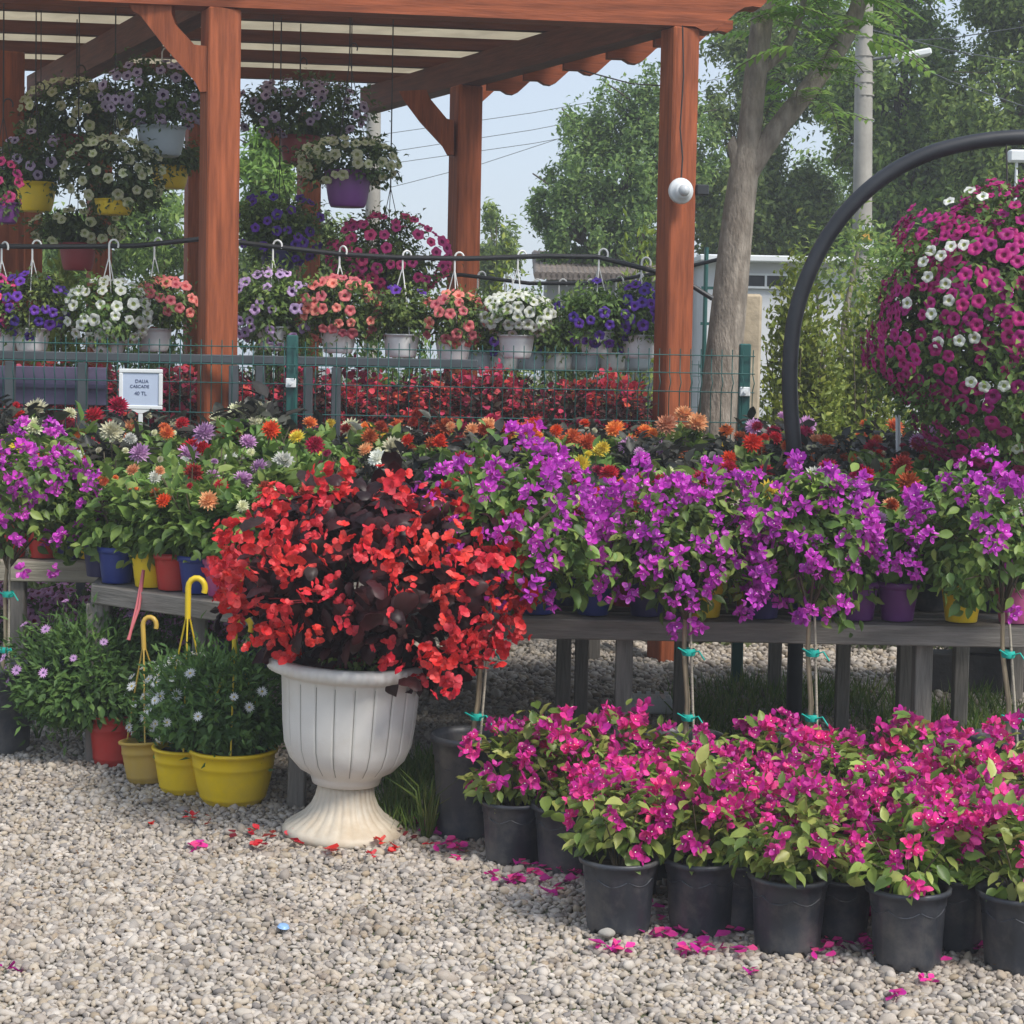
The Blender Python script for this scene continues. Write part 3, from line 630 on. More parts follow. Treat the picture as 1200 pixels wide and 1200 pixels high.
wire_fence('mesh_fence', 'pale green wire mesh fence beyond the pergola, seen under the second rail', -5, W(845, 440, 14.2).x, 14.2, .05, 1.50, .05, .003, 'fence_green', [W(478, 450, 14.2).x, W(580, 450, 14.2).x, W(716, 450, 14.2).x, W(840, 450, 14.2).x])
# grey railing of the display
ry = 9.28; t = thing('timber_railing', 'slate grey timber railing behind the green mesh fence', 'railing', (0, ry, 0))
mb = MB(); x1 = W(560, 418, ry).x; x0 = -3.2; mb.box(((x0 + x1) / 2, 0, 1.535), (x1 - x0, .05, .042), 0, bev=.004); mb.build('top_rail', M['grey_paint'], t)
for px in (274, 305, 361, 394, 12, 97):
    mb = MB(); mb.box((W(px, 450, ry).x, .0, .753), (.045, .045, 1.505), 0, bev=.003); mb.build('baluster', M['grey_paint'], t)
mb = MB(); pb = W(80, 450, 9.75); mb.box((0, 0, 0), (.55, .02, .19), 0, bev=.003); mb.box((0, -.02, .0), (.55, .02, .02))
tag(mb.build('display_board', M['panel_purple'], None, (pb.x, 9.4, pb.z)), 'purple grey horizontal board behind the fence left of the sign', 'board')

# ------------------------------------------------------------------ display tables
def table(name, label, corners, z, legs, m='grey_wood', th=.07, slat=True):
    """corners: front-left, front-right, back-right, back-left (x, y)"""
    fl_, fr_, brr, bl = [Vector((c[0], c[1], 0)) for c in corners]
    t = thing(name, label, 'table', ((fl_ + fr_) / 2)); o0 = (fl_ + fr_) / 2
    def rail(a, b, nm, w=.05):
        d = b - a; mb = MB(); mb.box((0, 0, 0), (d.length, w, th), 0, bev=.004)
        c = (a + b) / 2 - o0; mb.build(nm, M[m], t, (c.x, c.y, z - th / 2), math.atan2(d.y, d.x))
    rail(fl_, fr_, 'front_rail'); rail(bl, brr, 'back_rail')
    inw = (bl - fl_).normalized() * .03
    rail(fl_ + inw, bl - inw, 'end_rail', .045); rail(fr_ + inw, brr - inw, 'end_rail', .045)
    mb = MB(); n = int((bl - fl_).length / .14)
    for i in range(n):
        s = (i + .6) / n; a = fl_.lerp(bl, s) - o0; b = fr_.lerp(brr, s) - o0; d = b - a; c = (a + b) / 2
        mb.box((c.x, c.y, z - .012), (d.length - .06, .1, .02), math.atan2(d.y, d.x))
    mb.build('table_top', M[m], t)
    for (x, y, w) in legs:
        mb = MB(); hz = z - th - .002; mb.box((0, 0, hz / 2), (w, w, hz), 0, bev=.004); mb.build('leg', M['grey_wood_v'], t, (x - o0.x, y - o0.y, 0), random.uniform(-.05, .05))
TZ = .69; TY = 6.50
xc = lambda px, y: W(px, 700, y).x
c1x = xc(347, TY)
table('display_table', 'long grey timber display table in front on the right holding blue and yellow pots', [(c1x, TY), (2.25, TY), (2.25, 7.68), (c1x, 7.68)], TZ,
      [(c1x + .01, TY + .02, .06), (xc(733, 6.6), 6.6, .062), (xc(1083, 6.6), 6.6, .062), (2.1, 6.6, .06), (xc(662, 7.6), 7.6, .06), (xc(683, 7.62), 7.62, .055), (xc(990, 7.62), 7.62, .055), (xc(1063, 7.6), 7.6, .06)])
table('display_table', 'rear grey timber display table standing just before the green mesh fence', [(-.55, 7.75), (2.75, 7.75), (2.75, 8.88), (-.55, 8.88)], .80,
      [(xc(800, 7.85), 7.85, .06), (xc(1128, 7.85), 7.85, .06), (xc(910, 8.8), 8.8, .06), (-.2, 8.8, .06), (2.4, 8.8, .06)])
gB0 = G(112, 690, TZ); gB1 = G(345, 741, TZ); gB0 = Vector((xc(112, 7.15), 7.15, 0)); gB1 = Vector((c1x - .035, 6.56, 0))
table('display_table', 'slanting grey timber table at left with blue, yellow and red pots', [(gB0.x, gB0.y), (gB1.x, gB1.y), (gB1.x - .02, 8.8), (gB0.x - .12, 8.8)], TZ,
      [(gB0.x + .01, gB0.y + .03, .09), (xc(235, 6.95), 6.95, .05), (gB1.x - .06, 8.6, .06)])
table('display_table', 'pale weathered timber table at the far left edge under purple bougainvillea', [(-3.2, 7.85), (xc(121, 7.85), 7.85), (xc(121, 7.85), 8.85), (-3.2, 8.85)], TZ,
      [(xc(22, 7.88), 7.88, .06), (-2.9, 7.88, .06), (-2.3, 8.7, .06)], 'light_wood', .085)
table('plant_shelf', 'grey timber shelf behind the fence carrying red leaved plants', [(-3.2, 9.62), (xc(752, 9.62), 9.62), (xc(752, 9.62), 10.35), (-3.2, 10.35)], 1.02,
      [(-2.6, 9.7, .06), (-.9, 9.7, .06), (.45, 9.7, .06), (.45, 10.25, .06)])
# dark block wall under the tables at right
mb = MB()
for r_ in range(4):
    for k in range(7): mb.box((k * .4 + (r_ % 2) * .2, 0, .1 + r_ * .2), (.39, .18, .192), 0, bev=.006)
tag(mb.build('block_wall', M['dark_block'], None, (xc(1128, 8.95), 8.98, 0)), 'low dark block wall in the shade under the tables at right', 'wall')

# ------------------------------------------------------------------ pots
def black_pot_mesh(h=.21, r=.115, rb=.088):
    prof = [(0, .004), (rb * .98, .0), (rb, .004), (rb + (r - .012 - rb) * .12, h * .12), (r - .016, h * .78), (r - .013, h * .80), (r - .011, h * .93), (r - .001, h * .935), (r, h * .985), (r - .003, h), (r - .010, h), (r - .014, h * .93), (r - .018, h * .80)]
    def fn(R_, z, a, j):
        if j in (1, 2) and (math.degrees(a) % 45) < 12: z += .014
        if j in (4, 5, 6): R_ += .0012 * math.sin(a * 12)
        if 3 <= j <= 4: R_ -= .0012 * (math.sin(a * 16) > .4)
        return R_, z
    mb = MB(); mb.lathe(prof, 64, 0, fn=fn)
    for k in range(7):
        a0_ = k * 2 * math.pi / 7; pts = []
        for j in range(9):
            u = j / 8; a = a0_ + u * .86; z = h * (.76 - .07 * math.sin(math.pi * u)); R_ = r - .016 - (h * .78 - z) * .13 + .0005
            pts.append((R_ * math.cos(a), R_ * math.sin(a), z))
        mb.tube(pts, .0022, 5)
    return mb.mesh('pot', M['black_pot'])
def soil_mesh(r, z):
    rn = np.random.default_rng(3); V = [(0, 0, z + .006)]; S = 20
    for j in (1, 2, 3):
        for k in range(S):
            a = 2 * math.pi * k / S; V.append((r * j / 3 * math.cos(a), r * j / 3 * math.sin(a), z + rn.uniform(-.004, .006)))
    f = [(0, 1 + k, 1 + (k + 1) % S) for k in range(S)]
    for j in (0, 1): f += [(1 + j*S + k, 1 + (j+1)*S + k, 1 + (j+1)*S + (k+1) % S, 1 + j*S + (k+1) % S) for k in range(S)]
    mb = MB(); mb.add(V, f, 0, True); return mb.mesh('soil', M['soil'])
def round_pot(m, h, r, rb, rib=True, sides=40, lip=.008):
    prof = [(0, .004), (rb, 0), (rb + .004, .006)]
    for k in range(1, 8):
        t = k / 8; prof.append((rb + (r - rb) * (t ** .55), h * t * .9))
        if rib and k in (1, 6): prof.append((rb + (r - rb) * (t ** .55) + .0025, h * t * .9 + .002)); prof.append((rb + (r - rb) * (t ** .55) + .0025, h * t * .9 + .01))
    prof += [(r - .001, h * .92), (r + lip, h * .93), (r + lip + .002, h * .985), (r + lip - .002, h), (r - .004, h), (r - .008, h * .85)]
    mb = MB(); mb.lathe(prof, sides); return mb.mesh('pot', m)
def square_pot(m, h=.14, r=.075):
    mb = MB(); prof = [(0, .003), (r * .74, 0), (r * .76, .004), (r * .95, h * .8), (r * .96, h * .83), (r * 1.04, h * .84), (r * 1.05, h), (r * .98, h), (r * .92, h * .8)]
    mb.lathe(prof, 32); return mb.mesh('pot', m)

# ------------------------------------------------------------------ magenta bougainvillea in black pots
BP = black_pot_mesh(); BS = soil_mesh(.096, .175)
def boug_small(seed):
    global RNG
    RNG = np.random.default_rng(seed); random.seed(seed)
    w = RNG.uniform(.13, .165); hz = RNG.uniform(.11, .135); c = (RNG.uniform(-.02, .02), RNG.uniform(-.02, .02), .325)
    V1, F1 = leaves(LEAFF, 200, c, (w * .95, w * .95, hz), .056, out=.9, up=.9, inner=.35, clumps=14, csz=.24, flat_bottom=-.85)
    V2, F2 = leaves(LEAFF, 40, (0, 0, .24), (.13, .13, .05), .060, out=1.3, up=.9, droop=.5)
    Vl, Fl = join([(V1, F1, 0), (V2, F2, 0)]); fol = np_mesh('foliage', Vl, Fl, [M['bract_green']])
    mb = MB()
    for k in range(7):
        a = k * .9 + seed; e = Vector((math.cos(a) * w * .75, math.sin(a) * w * .75, .33 + .05 * math.sin(k * 2.3)))
        mb.tube([(0.01 * math.cos(a), .01 * math.sin(a), .16), (e.x * .35, e.y * .35, .24), e], [.004, .003, .0015], 5)
    stem = mb.mesh('stem', M['twig'])
    P, D = spots(13, (c[0], c[1], .33), (w * .98, w * .98, hz * 1.02), .054, lambda d: 1.0 if d[2] > .05 else (.55 if d[2] > -.35 else .12))
    S = RNG.uniform(.034, .054, len(P)); return fol, stem, P, D, S
BV = [boug_small(s) for s in range(7)]
def put_boug(x, y, label, group, i, sc=1.0, z=0.005, tilt=0.0):
    t = thing('potted_bougainvillea', label, 'potted plant', (x, y, z), random.uniform(0, 6.28), group)
    t.scale = (sc,) * 3; t.rotation_euler = (tilt, tilt * .4, random.uniform(0, 6.28))
    fol, stem, P, D, S = BV[i % len(BV)]
    obj('pot', BP, t); obj('soil', BS, t); obj('stem', stem, t); obj('foliage', fol, t); place(t, 'flower_cluster', BG_M, P, D, S)
    return t
random.seed(5)
GB = 'magenta bougainvilleas in black pots massed on the gravel'
front = [(600, 1018, 'in black pot at the left end, nearest the white urn'), (664, 1028, 'in black pot, second from the left end of the massed pots'),
         (724, 1099, 'in black pot, leftmost of five front pots, beside a pale stone'), (821, 1098, 'in black pot, second from left of the five front pots'),
         (922, 1121, 'in black pot, third of the five front pots from the left'), (1063, 1139, 'in slightly tilted black pot, fourth of the five front pots'),
         (1193, 1143, 'in black pot cut off by the right edge, front row')]
for i, (px, py, d) in enumerate(front):
    g = G(px, py - 8); put_boug(g.x, g.y + .0, 'magenta bougainvillea ' + d, GB, i, 1.0 if i != 0 else .95, tilt=[0, .02, 0, -.02, .01, .03, -.02][i])
ORD = ['first','second','third','fourth','fifth','sixth','seventh','eighth','ninth','tenth','eleventh','twelfth','thirteenth','fourteenth','fifteenth','sixteenth']
rows = [([(868, 5.26), (985, 5.18), (1118, 5.12), (1155, 5.22)], 'half hidden second row'),
        ([(738, 5.52), (830, 5.50), (925, 5.46), (1030, 5.44), (1085, 5.40), (1180, 5.44)], 'third row from the front'),
        ([(690, 5.80), (775, 5.74), (870, 5.72), (960, 5.68), (1050, 5.68), (1130, 5.64), (1215, 5.68)], 'fourth row from the front'),
        ([(640, 6.02), (730, 5.98), (815, 5.95), (900, 5.95), (1000, 5.92), (1085, 5.92), (1175, 5.90)], 'rearmost row by the table')]
k = 7
for rw, d in rows:
    for j, (px, y) in enumerate(rw):
        x = G(px, 1000).x / G(px, 1000).y * y
        put_boug(x, y, f'magenta bougainvillea in black pot, {ORD[j]} from left in the {d}', GB, k, random.uniform(.84, 1.03), tilt=random.uniform(-.05, .05)); k += 1

# ------------------------------------------------------------------ purple bougainvillea standards
BPB = black_pot_mesh(.34, .135, .105); BSB = soil_mesh(.115, .29)
def standard(px, py_base, label, crown, pot_shift=0.0, trunk_top=None, nfl=90, seed=0, visible_pot=True, low=None):
    """crown: (px0, px1, py0, py1)"""
    global RNG
    RNG = np.random.default_rng(seed + 50); random.seed(seed)
    g = G(px, py_base); t = thing('bougainvillea_standard', label, 'potted tree', (g.x, g.y, 0.004), 0, 'purple bougainvilleas grown as standards in large black pots')
    obj('pot', BPB, t); obj('soil', BSB, t)
    a = W(crown[0], crown[3], g.y) - Vector((g.x, g.y, 0)); b = W(crown[1], crown[2], g.y) - Vector((g.x, g.y, 0))
    c = (a + b) / 2; rx = (b.x - a.x) / 2; rz = (b.z - a.z) / 2; top = Vector((c.x * .35, 0, a.z + rz * .25))
    mb = MB(); mb.tube([(0, 0, .28), (top.x * .3 + .008, 0, .45), (top.x * .7 - .005, 0, .62), tuple(top)], [.010, .009, .008, .007], 8); mb.build('trunk', M['cane'], t)
    mb = MB(); mb.tube([(.03, -.02, .27), (top.x + .012, -.018, top.z)], .0045, 6); mb.build('stake', M['light_wood'], t)
    for z in (.40, .62):
        x = top.x * (z - .28) / (top.z - .28); mb = MB(); mb.lathe([(.021, -.012), (.025, 0), (.021, .012)], 12, c=(x + .01, -.008, z)); mb.tube([(x + .02, -.03, z), (x + .04, -.045, z + .01), (x + .06, -.05, z - .02)], .003, 5); mb.tube([(x, -.03, z), (x - .03, -.05, z + .02)], .003, 5); mb.build('tie', M['teal_tie'], t)
    mb = MB()
    for k in range(12):
        an = k * 2.4; e = Vector((c.x + math.cos(an) * rx * .8, math.sin(an) * rx * .6, c.z + rz * .7 * math.sin(k * 1.7)))
        mb.tube([tuple(top - Vector((0, 0, .05))), ((top.x + e.x) / 2, e.y / 2, (top.z + e.z) / 2 + .05), tuple(e)], [.006, .004, .002], 5)
    mb.build('branch', M['twig'], t)
    V1, F1 = leaves(LEAFF, int(1400 * rx / .3), tuple(c), (rx * 1.04, rx * .74, rz * 1.02), .05, out=.7, up=.5, droop=.35, inner=.3, clumps=30, csz=.17)
    obj('foliage', np_mesh('foliage', V1, [(F1, 0)], [M['boug_green']]), t)
    P, D = spots(min(int(nfl * .95), 100), tuple(c), (rx * 1.0, rx * .72, rz * 1.0), .046, lambda d: (1.0 if d[2] > -.05 else (.4 if d[2] > -.5 else .12)) * (.35 if math.sin(d[0] * 5 + seed) * math.cos(d[2] * 4 + seed * 2) < -.35 else 1) * (1 if d[1] < .3 else .4))
    cc_ = np.array(tuple(c)); f_ = 1 + .16 * np.sin(P[:, 0] * 21 + seed) * np.cos(P[:, 2] * 17 + seed) + np.abs(RNG.normal(0, .10, len(P))); P = cc_ + (P - cc_) * np.minimum(f_, 1.28)[:, None] + RNG.normal(0, .015, P.shape); place(t, 'flower_cluster', BG_P, P, D + [0, 0, .2], RNG.uniform(.028, .050, len(P)))
    return t
standard(549, 979, 'purple bougainvillea standard with broad crown, its trunk just right of the red begonia', (500, 718, 528, 715), seed=1, nfl=85)
standard(800, 979, 'purple bougainvillea standard with dense bright crown, trunk second from left', (708, 892, 562, 730), seed=2, nfl=95)
standard(944, 979, 'purple bougainvillea standard leaning against the bright one, over navy pots', (868, 1025, 556, 724), seed=3, nfl=80)
standard(1178, 979, 'purple bougainvillea standard with sparse leafy crown at the right edge', (1060, 1250, 552, 722), seed=4, nfl=55)
standard(2, 880, 'drooping purple bougainvillea standard in a black pot at the left edge', (-60, 102, 512, 672), seed=5, nfl=90)

# ------------------------------------------------------------------ urn with red begonia
ug = G(402, 978); ut = thing('planter_urn', 'white fluted pedestal urn with stained foot, overflowing with scarlet begonia', 'urn', (ug.x, ug.y, 0.002))
ut.rotation_euler = (0, R(2.2), 0)
def fl_(R_, z, a, j): return R_, z
foot = [(0, .002), (.200, 0), (.203, .018), (.196, .030), (.186, .036), (.165, .050), (.135, .070), (.112, .098), (.098, .130), (.092, .160), (.092, .172), (0.0, .172)]
def ff(R_, z, a, j):
    if 4 <= j <= 9: R_ *= 1 + .045 * (abs(math.sin(a * 14)) ** .5 - .6)
    return R_, z
mb = MB(); mb.lathe(foot, 168, 0, fn=ff); mb.build('foot', M['urn_foot'], ut)
bowl = [(0, .172), (.095, .174), (.112, .176), (.118, .196), (.124, .206), (.150, .225), (.182, .262), (.200, .310), (.208, .38), (.213, .46), (.218, .532), (.222, .54), (.238, .545), (.262, .556), (.268, .575), (.262, .590), (.246, .594), (.225, .592), (.215, .57), (.205, .50)]
def fb(R_, z, a, j):
    if j > 4: R_ *= 1.06
    if 5 <= j <= 10: 
        g_ = abs(((a * 22 / (2 * math.pi)) % 1) - .5) * 2
        R_ -= .005 * (g_ > .86)
    if 13 <= j <= 15: R_ += .0016 * math.sin(a * 60)
    return R_, z
mb = MB(); mb.lathe(bowl, 308, 0, fn=fb); mb.build('bowl', M['urn'], ut)
mb = MB()
for k in range(22):
    a = (k + 0.0) / 22 * 2 * math.pi; pts = [(1.06 * r * math.cos(a), 1.06 * r * math.sin(a), z) for r, z in [(.1465, .225), (.1785, .262), (.1965, .310), (.2045, .38), (.2095, .46), (.214, .525)]]
    mb.tube(pts, .0017, 5)
mb.build('flute_groove', M['groove'], ut)
obj('soil', soil_mesh(.21, .56), ut)
RNG = np.random.default_rng(78); random.seed(77)
bc = np.array([.065, 0, .865]); brd = np.array([.50, .42, .305])
V1, F1 = leaves(BEGL, 1300, bc, brd * .93, .078, out=.6, up=.35, droop=.35, inner=.3, clumps=60, csz=.16)
V2, F2 = leaves(BEGL, 90, (.14, -.05, .64), (.32, .25, .14), .085, out=1, droop=.6)
V3, F3 = leaves(LOBED, 160, (.02, -.17, .62), (.12, .08, .05), .022, out=1)
Vf, Ff = join([(V1, F1, 0), (V2, F2, 0), (V3, F3, 1)])
obj('foliage', np_mesh('foliage', Vf, Ff, [M['begonia_leaf'], M['petunia_green']]), ut)
mb = MB()
for k in range(46):
    d = rdir(1)[0]; d[2] = abs(d[2]) * .9 - .2; e = bc + d * brd * .98
    mb.tube([(d[0] * .1, d[1] * .1, .57), tuple(bc * .6 + d * brd * .35 + np.array([0, 0, .3])), tuple(e)], [.006, .004, .002], 5)
mb.build('stem', M['darkred_pot'], ut)
def bb(d):
    if d[1] > .35: return .05
    front_hole = (abs(d[0] + .12) < .40 and d[2] < .22)
    return .2 if front_hole else (1.0 if d[2] > -.5 else .5)
P, D = spots(100, bc, brd * 1.02, .066, bb)
ex = np.array([[.30, -.30, .63], [.36, -.27, .66], [.27, -.33, .68], [.33, -.3, .58], [.42, -.15, .70], [-.26, -.27, .69]])
P = np.concatenate([P[:94], ex]); D = np.concatenate([D[:94], np.tile([.3, -1, 0], (6, 1))])
place(ut, 'flower_cluster', BEG, P, D, RNG.uniform(.044, .072, len(P)))

# ------------------------------------------------------------------ pots of daisies at left
def hanger_strap(mb, p, q, bow=.01, r=.0035): 
    p = Vector(p); q = Vector(q); mb.tube([p, (p + q) / 2 + Vector((bow, 0, 0)), q], r, 5)
def hook_mesh(m, h, r, rim_z, size=1.0, strap_r=.003, hook_r=.005):
    """three straps from the rim to an apex with a hook above; hook bottom at rim_z + h"""
    mb = MB(); ap = Vector((0, 0, rim_z + h))
    for k in range(3):
        a = k * 2.094 + .6; mb.tube([(r * math.cos(a), r * math.sin(a), rim_z), (r * .52 * math.cos(a), r * .52 * math.sin(a), rim_z + h * .52), ap], strap_r, 5)
    R_ = .018 * size; pts = [ap + Vector((0, 0, -.02 * size)), ap + Vector((0, 0, .03 * size))]
    for k in range(9):
        a = math.pi * k / 8 * 1.15; pts.append(ap + Vector((R_ - R_ * math.cos(a), 0, .045 * size + R_ * math.sin(a) * 1.2)))
    mb.tube(pts, hook_r * size, 8); return mb.mesh('hanger', m)
def daisy_pot(px, py, d, h, r, rb, potm, label, fol, nd, kind, hang=None, tilt=0, seed=0, cat='potted plant', lift=0):
    global RNG
    RNG = np.random.default_rng(seed + 200); random.seed(seed)
    g = G(px, py); t = thing('daisy_pot', label, cat, (g.x, g.y, .005)); t.rotation_euler = (tilt, tilt, 0)
    obj('pot', round_pot(M[potm], h, r, rb), t); obj('soil', soil_mesh(r * .93, h * .84), t)
    c, rad = fol; c = (c[0], c[1], c[2])
    n = int(5200 * rad[0] * rad[2] / .05)
    V1, F1 = leaves(LEAFN, n, c, rad, .040, out=.7, up=.3, droop=-.35, inner=.35, clumps=30, csz=.22)
    V2, F2 = leaves(LEAFF, n // 4, (c[0], c[1], c[2] - rad[2] * .45), (rad[0], rad[1], rad[2] * .5), .042, out=1, up=.4, droop=.5)
    Vf, Ff = join([(V1, F1, 0), (V2, F2, 0)]); obj('foliage', np_mesh('foliage', Vf, Ff, [M['daisy_green']]), t)
    P, D = spots(int(nd * 1.9), c, np.array(rad) * 1.13, .05, lambda d: (1 if d[2] > -.3 else .2) * (1 if d[1] < .3 else .3))
    place(t, 'bloom', DAISY[kind], P, D + [0, -.5, .5], RNG.uniform(.030, .052, len(P)))
    if hang:
        obj('hanger', hook_mesh(M[hang[0]], hang[1], r * .95, h * .97, hang[2], .0035, .0065), t)
    return t
daisy_pot(135, 896, 0, .20, .098, .075, 'red_pot', 'red pot of lilac daisies with a wide dark green mound, leftmost of four', ((-.10, .03, .36), (.30, .22, .24)), 13, 'lilac', seed=1)
daisy_pot(176, 917, 0, .155, .10, .075, 'ochre_pot', 'faded ochre pot with handle and few white daisies, tilted beside the red pot', ((.03, .08, .27), (.12, .10, .14)), 13, 'white', ('ochre_hook', .36, 1.4), -.07, seed=2)
daisy_pot(218, 928, 0, .165, .115, .085, 'yellow_pot', 'yellow pot of white daisies with tall yellow hook, behind the big yellow pot', ((.02, .06, .31), (.17, .15, .16)), 20, 'white', ('yellow_hook', .50, 1.7), 0, seed=3)
daisy_pot(273, 941, 0, .195, .148, .10, 'yellow_pot', 'large bright yellow bowl pot with dark green mound beside the white urn', ((-.03, .02, .345), (.25, .19, .175)), 12, 'white', ('yellow_hook', .36, 1.6), 0, seed=4)
# pink strap
mb = MB(); p0 = W(168, 668, 7.0); p1 = W(151, 750, 6.9); mb.tube([p0 - p1, (p0 - p1) * .5 + Vector((.004, 0, 0)), (0, 0, 0)], .007, 6, squash=.3); mb.tube([p0 - p1 + Vector((.002, 0, 0)), (p0 - p1) * .45 + Vector((.014, 0, 0)), (-.004, 0, .0)], .006, 6, squash=.3)
tag(mb.build('plant_strap', M['ribbon'], None, p1), 'twisted pink plastic strap hanging down from the table before the yellow pot', 'strap')
# big black pot at left edge is the standard's own pot; low pink flowers under the left tables
random.seed(8)
FL = MB()
def low_plant(x, y, label, kind, seed, bloom='lilac', mat_='shade_green', rad=(.2, .16, .13), n=10, petu=None, z=.14, potm='navy_pot', group='low lilac flowering plants on the ground behind the left tables'):
    global RNG
    RNG = np.random.default_rng(seed + 400)
    t = thing('flowering_plant', label, 'plant', (x, y, .004), 0, group); obj('pot', LOWPOT[potm], t)
    V1, F1 = leaves(LEAF, 260, (0, 0, z + rad[2] * .6), rad, .045, clumps=12, csz=.25); obj('foliage', np_mesh('foliage', V1, [(F1, 0)], [M[mat_]]), t)
    P, D = spots(n, (0, 0, z + rad[2] * .6), np.array(rad) * 1.05, .06, lambda d: 1 if d[2] > -.1 else .2)
    place(t, 'bloom', PET[petu] if petu else DAISY[bloom], P, D + [0, -.4, .2], RNG.uniform(.055, .075, len(P)))
LOWPOT = {k: square_pot(M[k]) for k in ('navy_pot', 'blue_pot', 'yellow_pot', 'red_pot', 'magenta_pot', 'violet_pot', 'black_pot')}
for i in range(12):
    px = -20 + i * 29; low_plant(xc(px, 9.35 - (i % 2) * .35), 9.35 - (i % 2) * .35, f'low pink lilac flowering plant under the left tables, {ORD[i]} from the left', 0, i, petu='mauve', n=26, z=.20)

# ------------------------------------------------------------------ dahlias on the tables
def dahlia_foliage(seed, m, tall):
    global RNG
    RNG = np.random.default_rng(seed + 300)
    V1, F1 = leaves(LEAFF, 420, (0, 0, .13 + tall * .52), (.145, .145, tall * .56), .066, out=.9, up=.7, clumps=20, csz=.22, inner=.3)
    return np_mesh('foliage', V1, [(F1, 0)], [M[m]])
DF = {('green', s): dahlia_foliage(s, 'dahlia_green', .24) for s in range(5)}; DF.update({('dark', s): dahlia_foliage(s + 9, 'dahlia_dark', .27) for s in range(4)})
def stem_mesh(seed):
    rn = random.Random(seed); mb = MB()
    for k in range(6):
        a = k * 1.05; mb.tube([(0, 0, .1), (.05 * math.cos(a), .05 * math.sin(a), .26), (.1 * math.cos(a), .1 * math.sin(a), .38 + rn.uniform(-.03, .02))], [.005, .004, .002], 5)
    return mb.mesh('stem', M['twig'])
DS = [stem_mesh(s) for s in range(3)]; DSOIL = soil_mesh(.068, .115)
def put_dahlia(x, y, z, color, fol, potm, label, group, seed, n=3, sc=1.0, bs=.075):
    rn = random.Random(seed); t = thing('dahlia_plant', label, 'potted plant', (x, y, z + .003), rn.uniform(0, 6.28), group); t.scale = (sc,) * 3
    obj('pot', LOWPOT[potm], t); obj('soil', DSOIL, t); obj('stem', DS[seed % 3], t)
    obj('foliage', DF[(fol, rn.randrange(5 if fol == 'green' else 4))], t)
    top = .41 if fol == 'green' else .43; P = []; D = []
    for k in range(n):
        a = k * 6.283 / n + rn.uniform(-.5, .5); r = rn.uniform(.03, .13)
        P.append((r * math.cos(a), r * math.sin(a), top + rn.uniform(-.06, .05) - r * .2)); D.append((math.cos(a) * .6, math.sin(a) * .6 - 0, 1.0))
    # bloom heads turn towards the light at the front (south) side
    D = [tuple(Matrix.Rotation(-t.rotation_euler.z, 3, 'Z') @ Vector((0, -.75, 0)) + Vector(d) * .8) for d in D]
    place(t, 'bloom', DB[color], P, D, [bs * rn.uniform(.6, 1.35) for _ in P])
    if rn.random() < .6:
        Pb = [(p[0] * .5 + .03, p[1] * .5 - .03, top - .01) for p in P[:2]]; place(t, 'bud', DB['cream' if rn.random() < .5 else color], Pb, D[:2], [.028] * len(Pb))
    return t
GD = {'r': 'dahlias on the long right-hand tables', 'l': 'dahlias on the left tables'}
rn = random.Random(21)
colseq = ['orange', 'scarlet', 'rust', 'yellow', 'cream', 'crimson', 'peach', 'lilac', 'white', 'orange', 'scarlet', 'cream', 'yellow', 'rust', 'crimson']
pots = ['navy_pot', 'blue_pot', 'navy_pot', 'violet_pot', 'yellow_pot', 'black_pot', 'red_pot']
rown = ['front', 'second', 'third', 'fourth', 'fifth', 'sixth', 'seventh', 'rear']
# row one pots read from the photograph (px centre, colour)
r1 = [(630, 'blue_pot'), (695, 'blue_pot'), (758, 'navy_pot'), (825, 'yellow_pot'), (893, 'navy_pot'), (955, 'navy_pot'), (1005, 'violet_pot'), (1052, 'violet_pot'), (1127, 'yellow_pot'), (1190, 'magenta_pot')]
for j, (px, pm) in enumerate(r1):
    cl = rn.choice(['peach', 'white', 'cream', 'rust', 'lilac'])
    put_dahlia(xc(px, 6.60), 6.60, TZ, cl, 'green', pm, f'{cl} dahlia in {pm.split("_")[0]} pot, {ORD[j]} from left at the right table front edge', GD['r'], 100 + j, 2 if j < 2 else 3, .98, .055)
def row(y, z, px0, px1, step, name, side, seed, darkp, n=3, sc=1.0, bs=.068, where='', skip=None, cols=None):
    rr = random.Random(seed); px = px0; j = 0
    while px < px1:
        x = xc(px, y); fol = 'dark' if rr.random() < darkp else 'green'; cl = rr.choice(cols or colseq)
        if not (skip and skip(px)):
            put_dahlia(x + rr.uniform(-.02, .02), y + rr.uniform(-.03, .03), z, cl, fol, rr.choice(pots),
                       f'{cl} dahlia with {fol} leaves, {(ORD + ["last"] * 9)[j]} from left in the {name} row {where}', GD[side], seed * 40 + j, max(1, n - rr.choice([1, 1, 2])), sc * rr.uniform(.84, 1.14), bs); j += 1
        px += step * 220 / 220
warm = ['orange', 'orange', 'orange', 'peach', 'scarlet', 'rust', 'orange', 'rust']
row(6.86, TZ, 590, 1215, 72, 'second', 'r', 1, .1, 3, 1.0, where='on the right table')
row(7.13, TZ, 570, 1215, 70, 'third', 'r', 2, .25, 3, 1.06, where='on the right table')
row(7.42, TZ, 480, 1215, 68, 'fourth', 'r', 3, .3, 3, 1.12, where='on the right table')
row(7.88, .80, 440, 1215, 64, 'first', 'r', 4, .35, 5, .98, where='on the rear table', cols=warm + colseq)
row(8.18, .80, 430, 1215, 61, 'second', 'r', 5, .6, 5, 1.0, where='on the rear table', cols=warm + ['crimson', 'lilac'])
row(8.50, .80, 440, 1215, 59, 'third', 'r', 6, .5, 5, 1.05, where='on the rear table', cols=warm + ['crimson', 'yellow'])
row(8.78, .80, 440, 1215, 58, 'back', 'r', 7, .5, 5, 1.05, where='on the rear table', cols=warm + colseq)
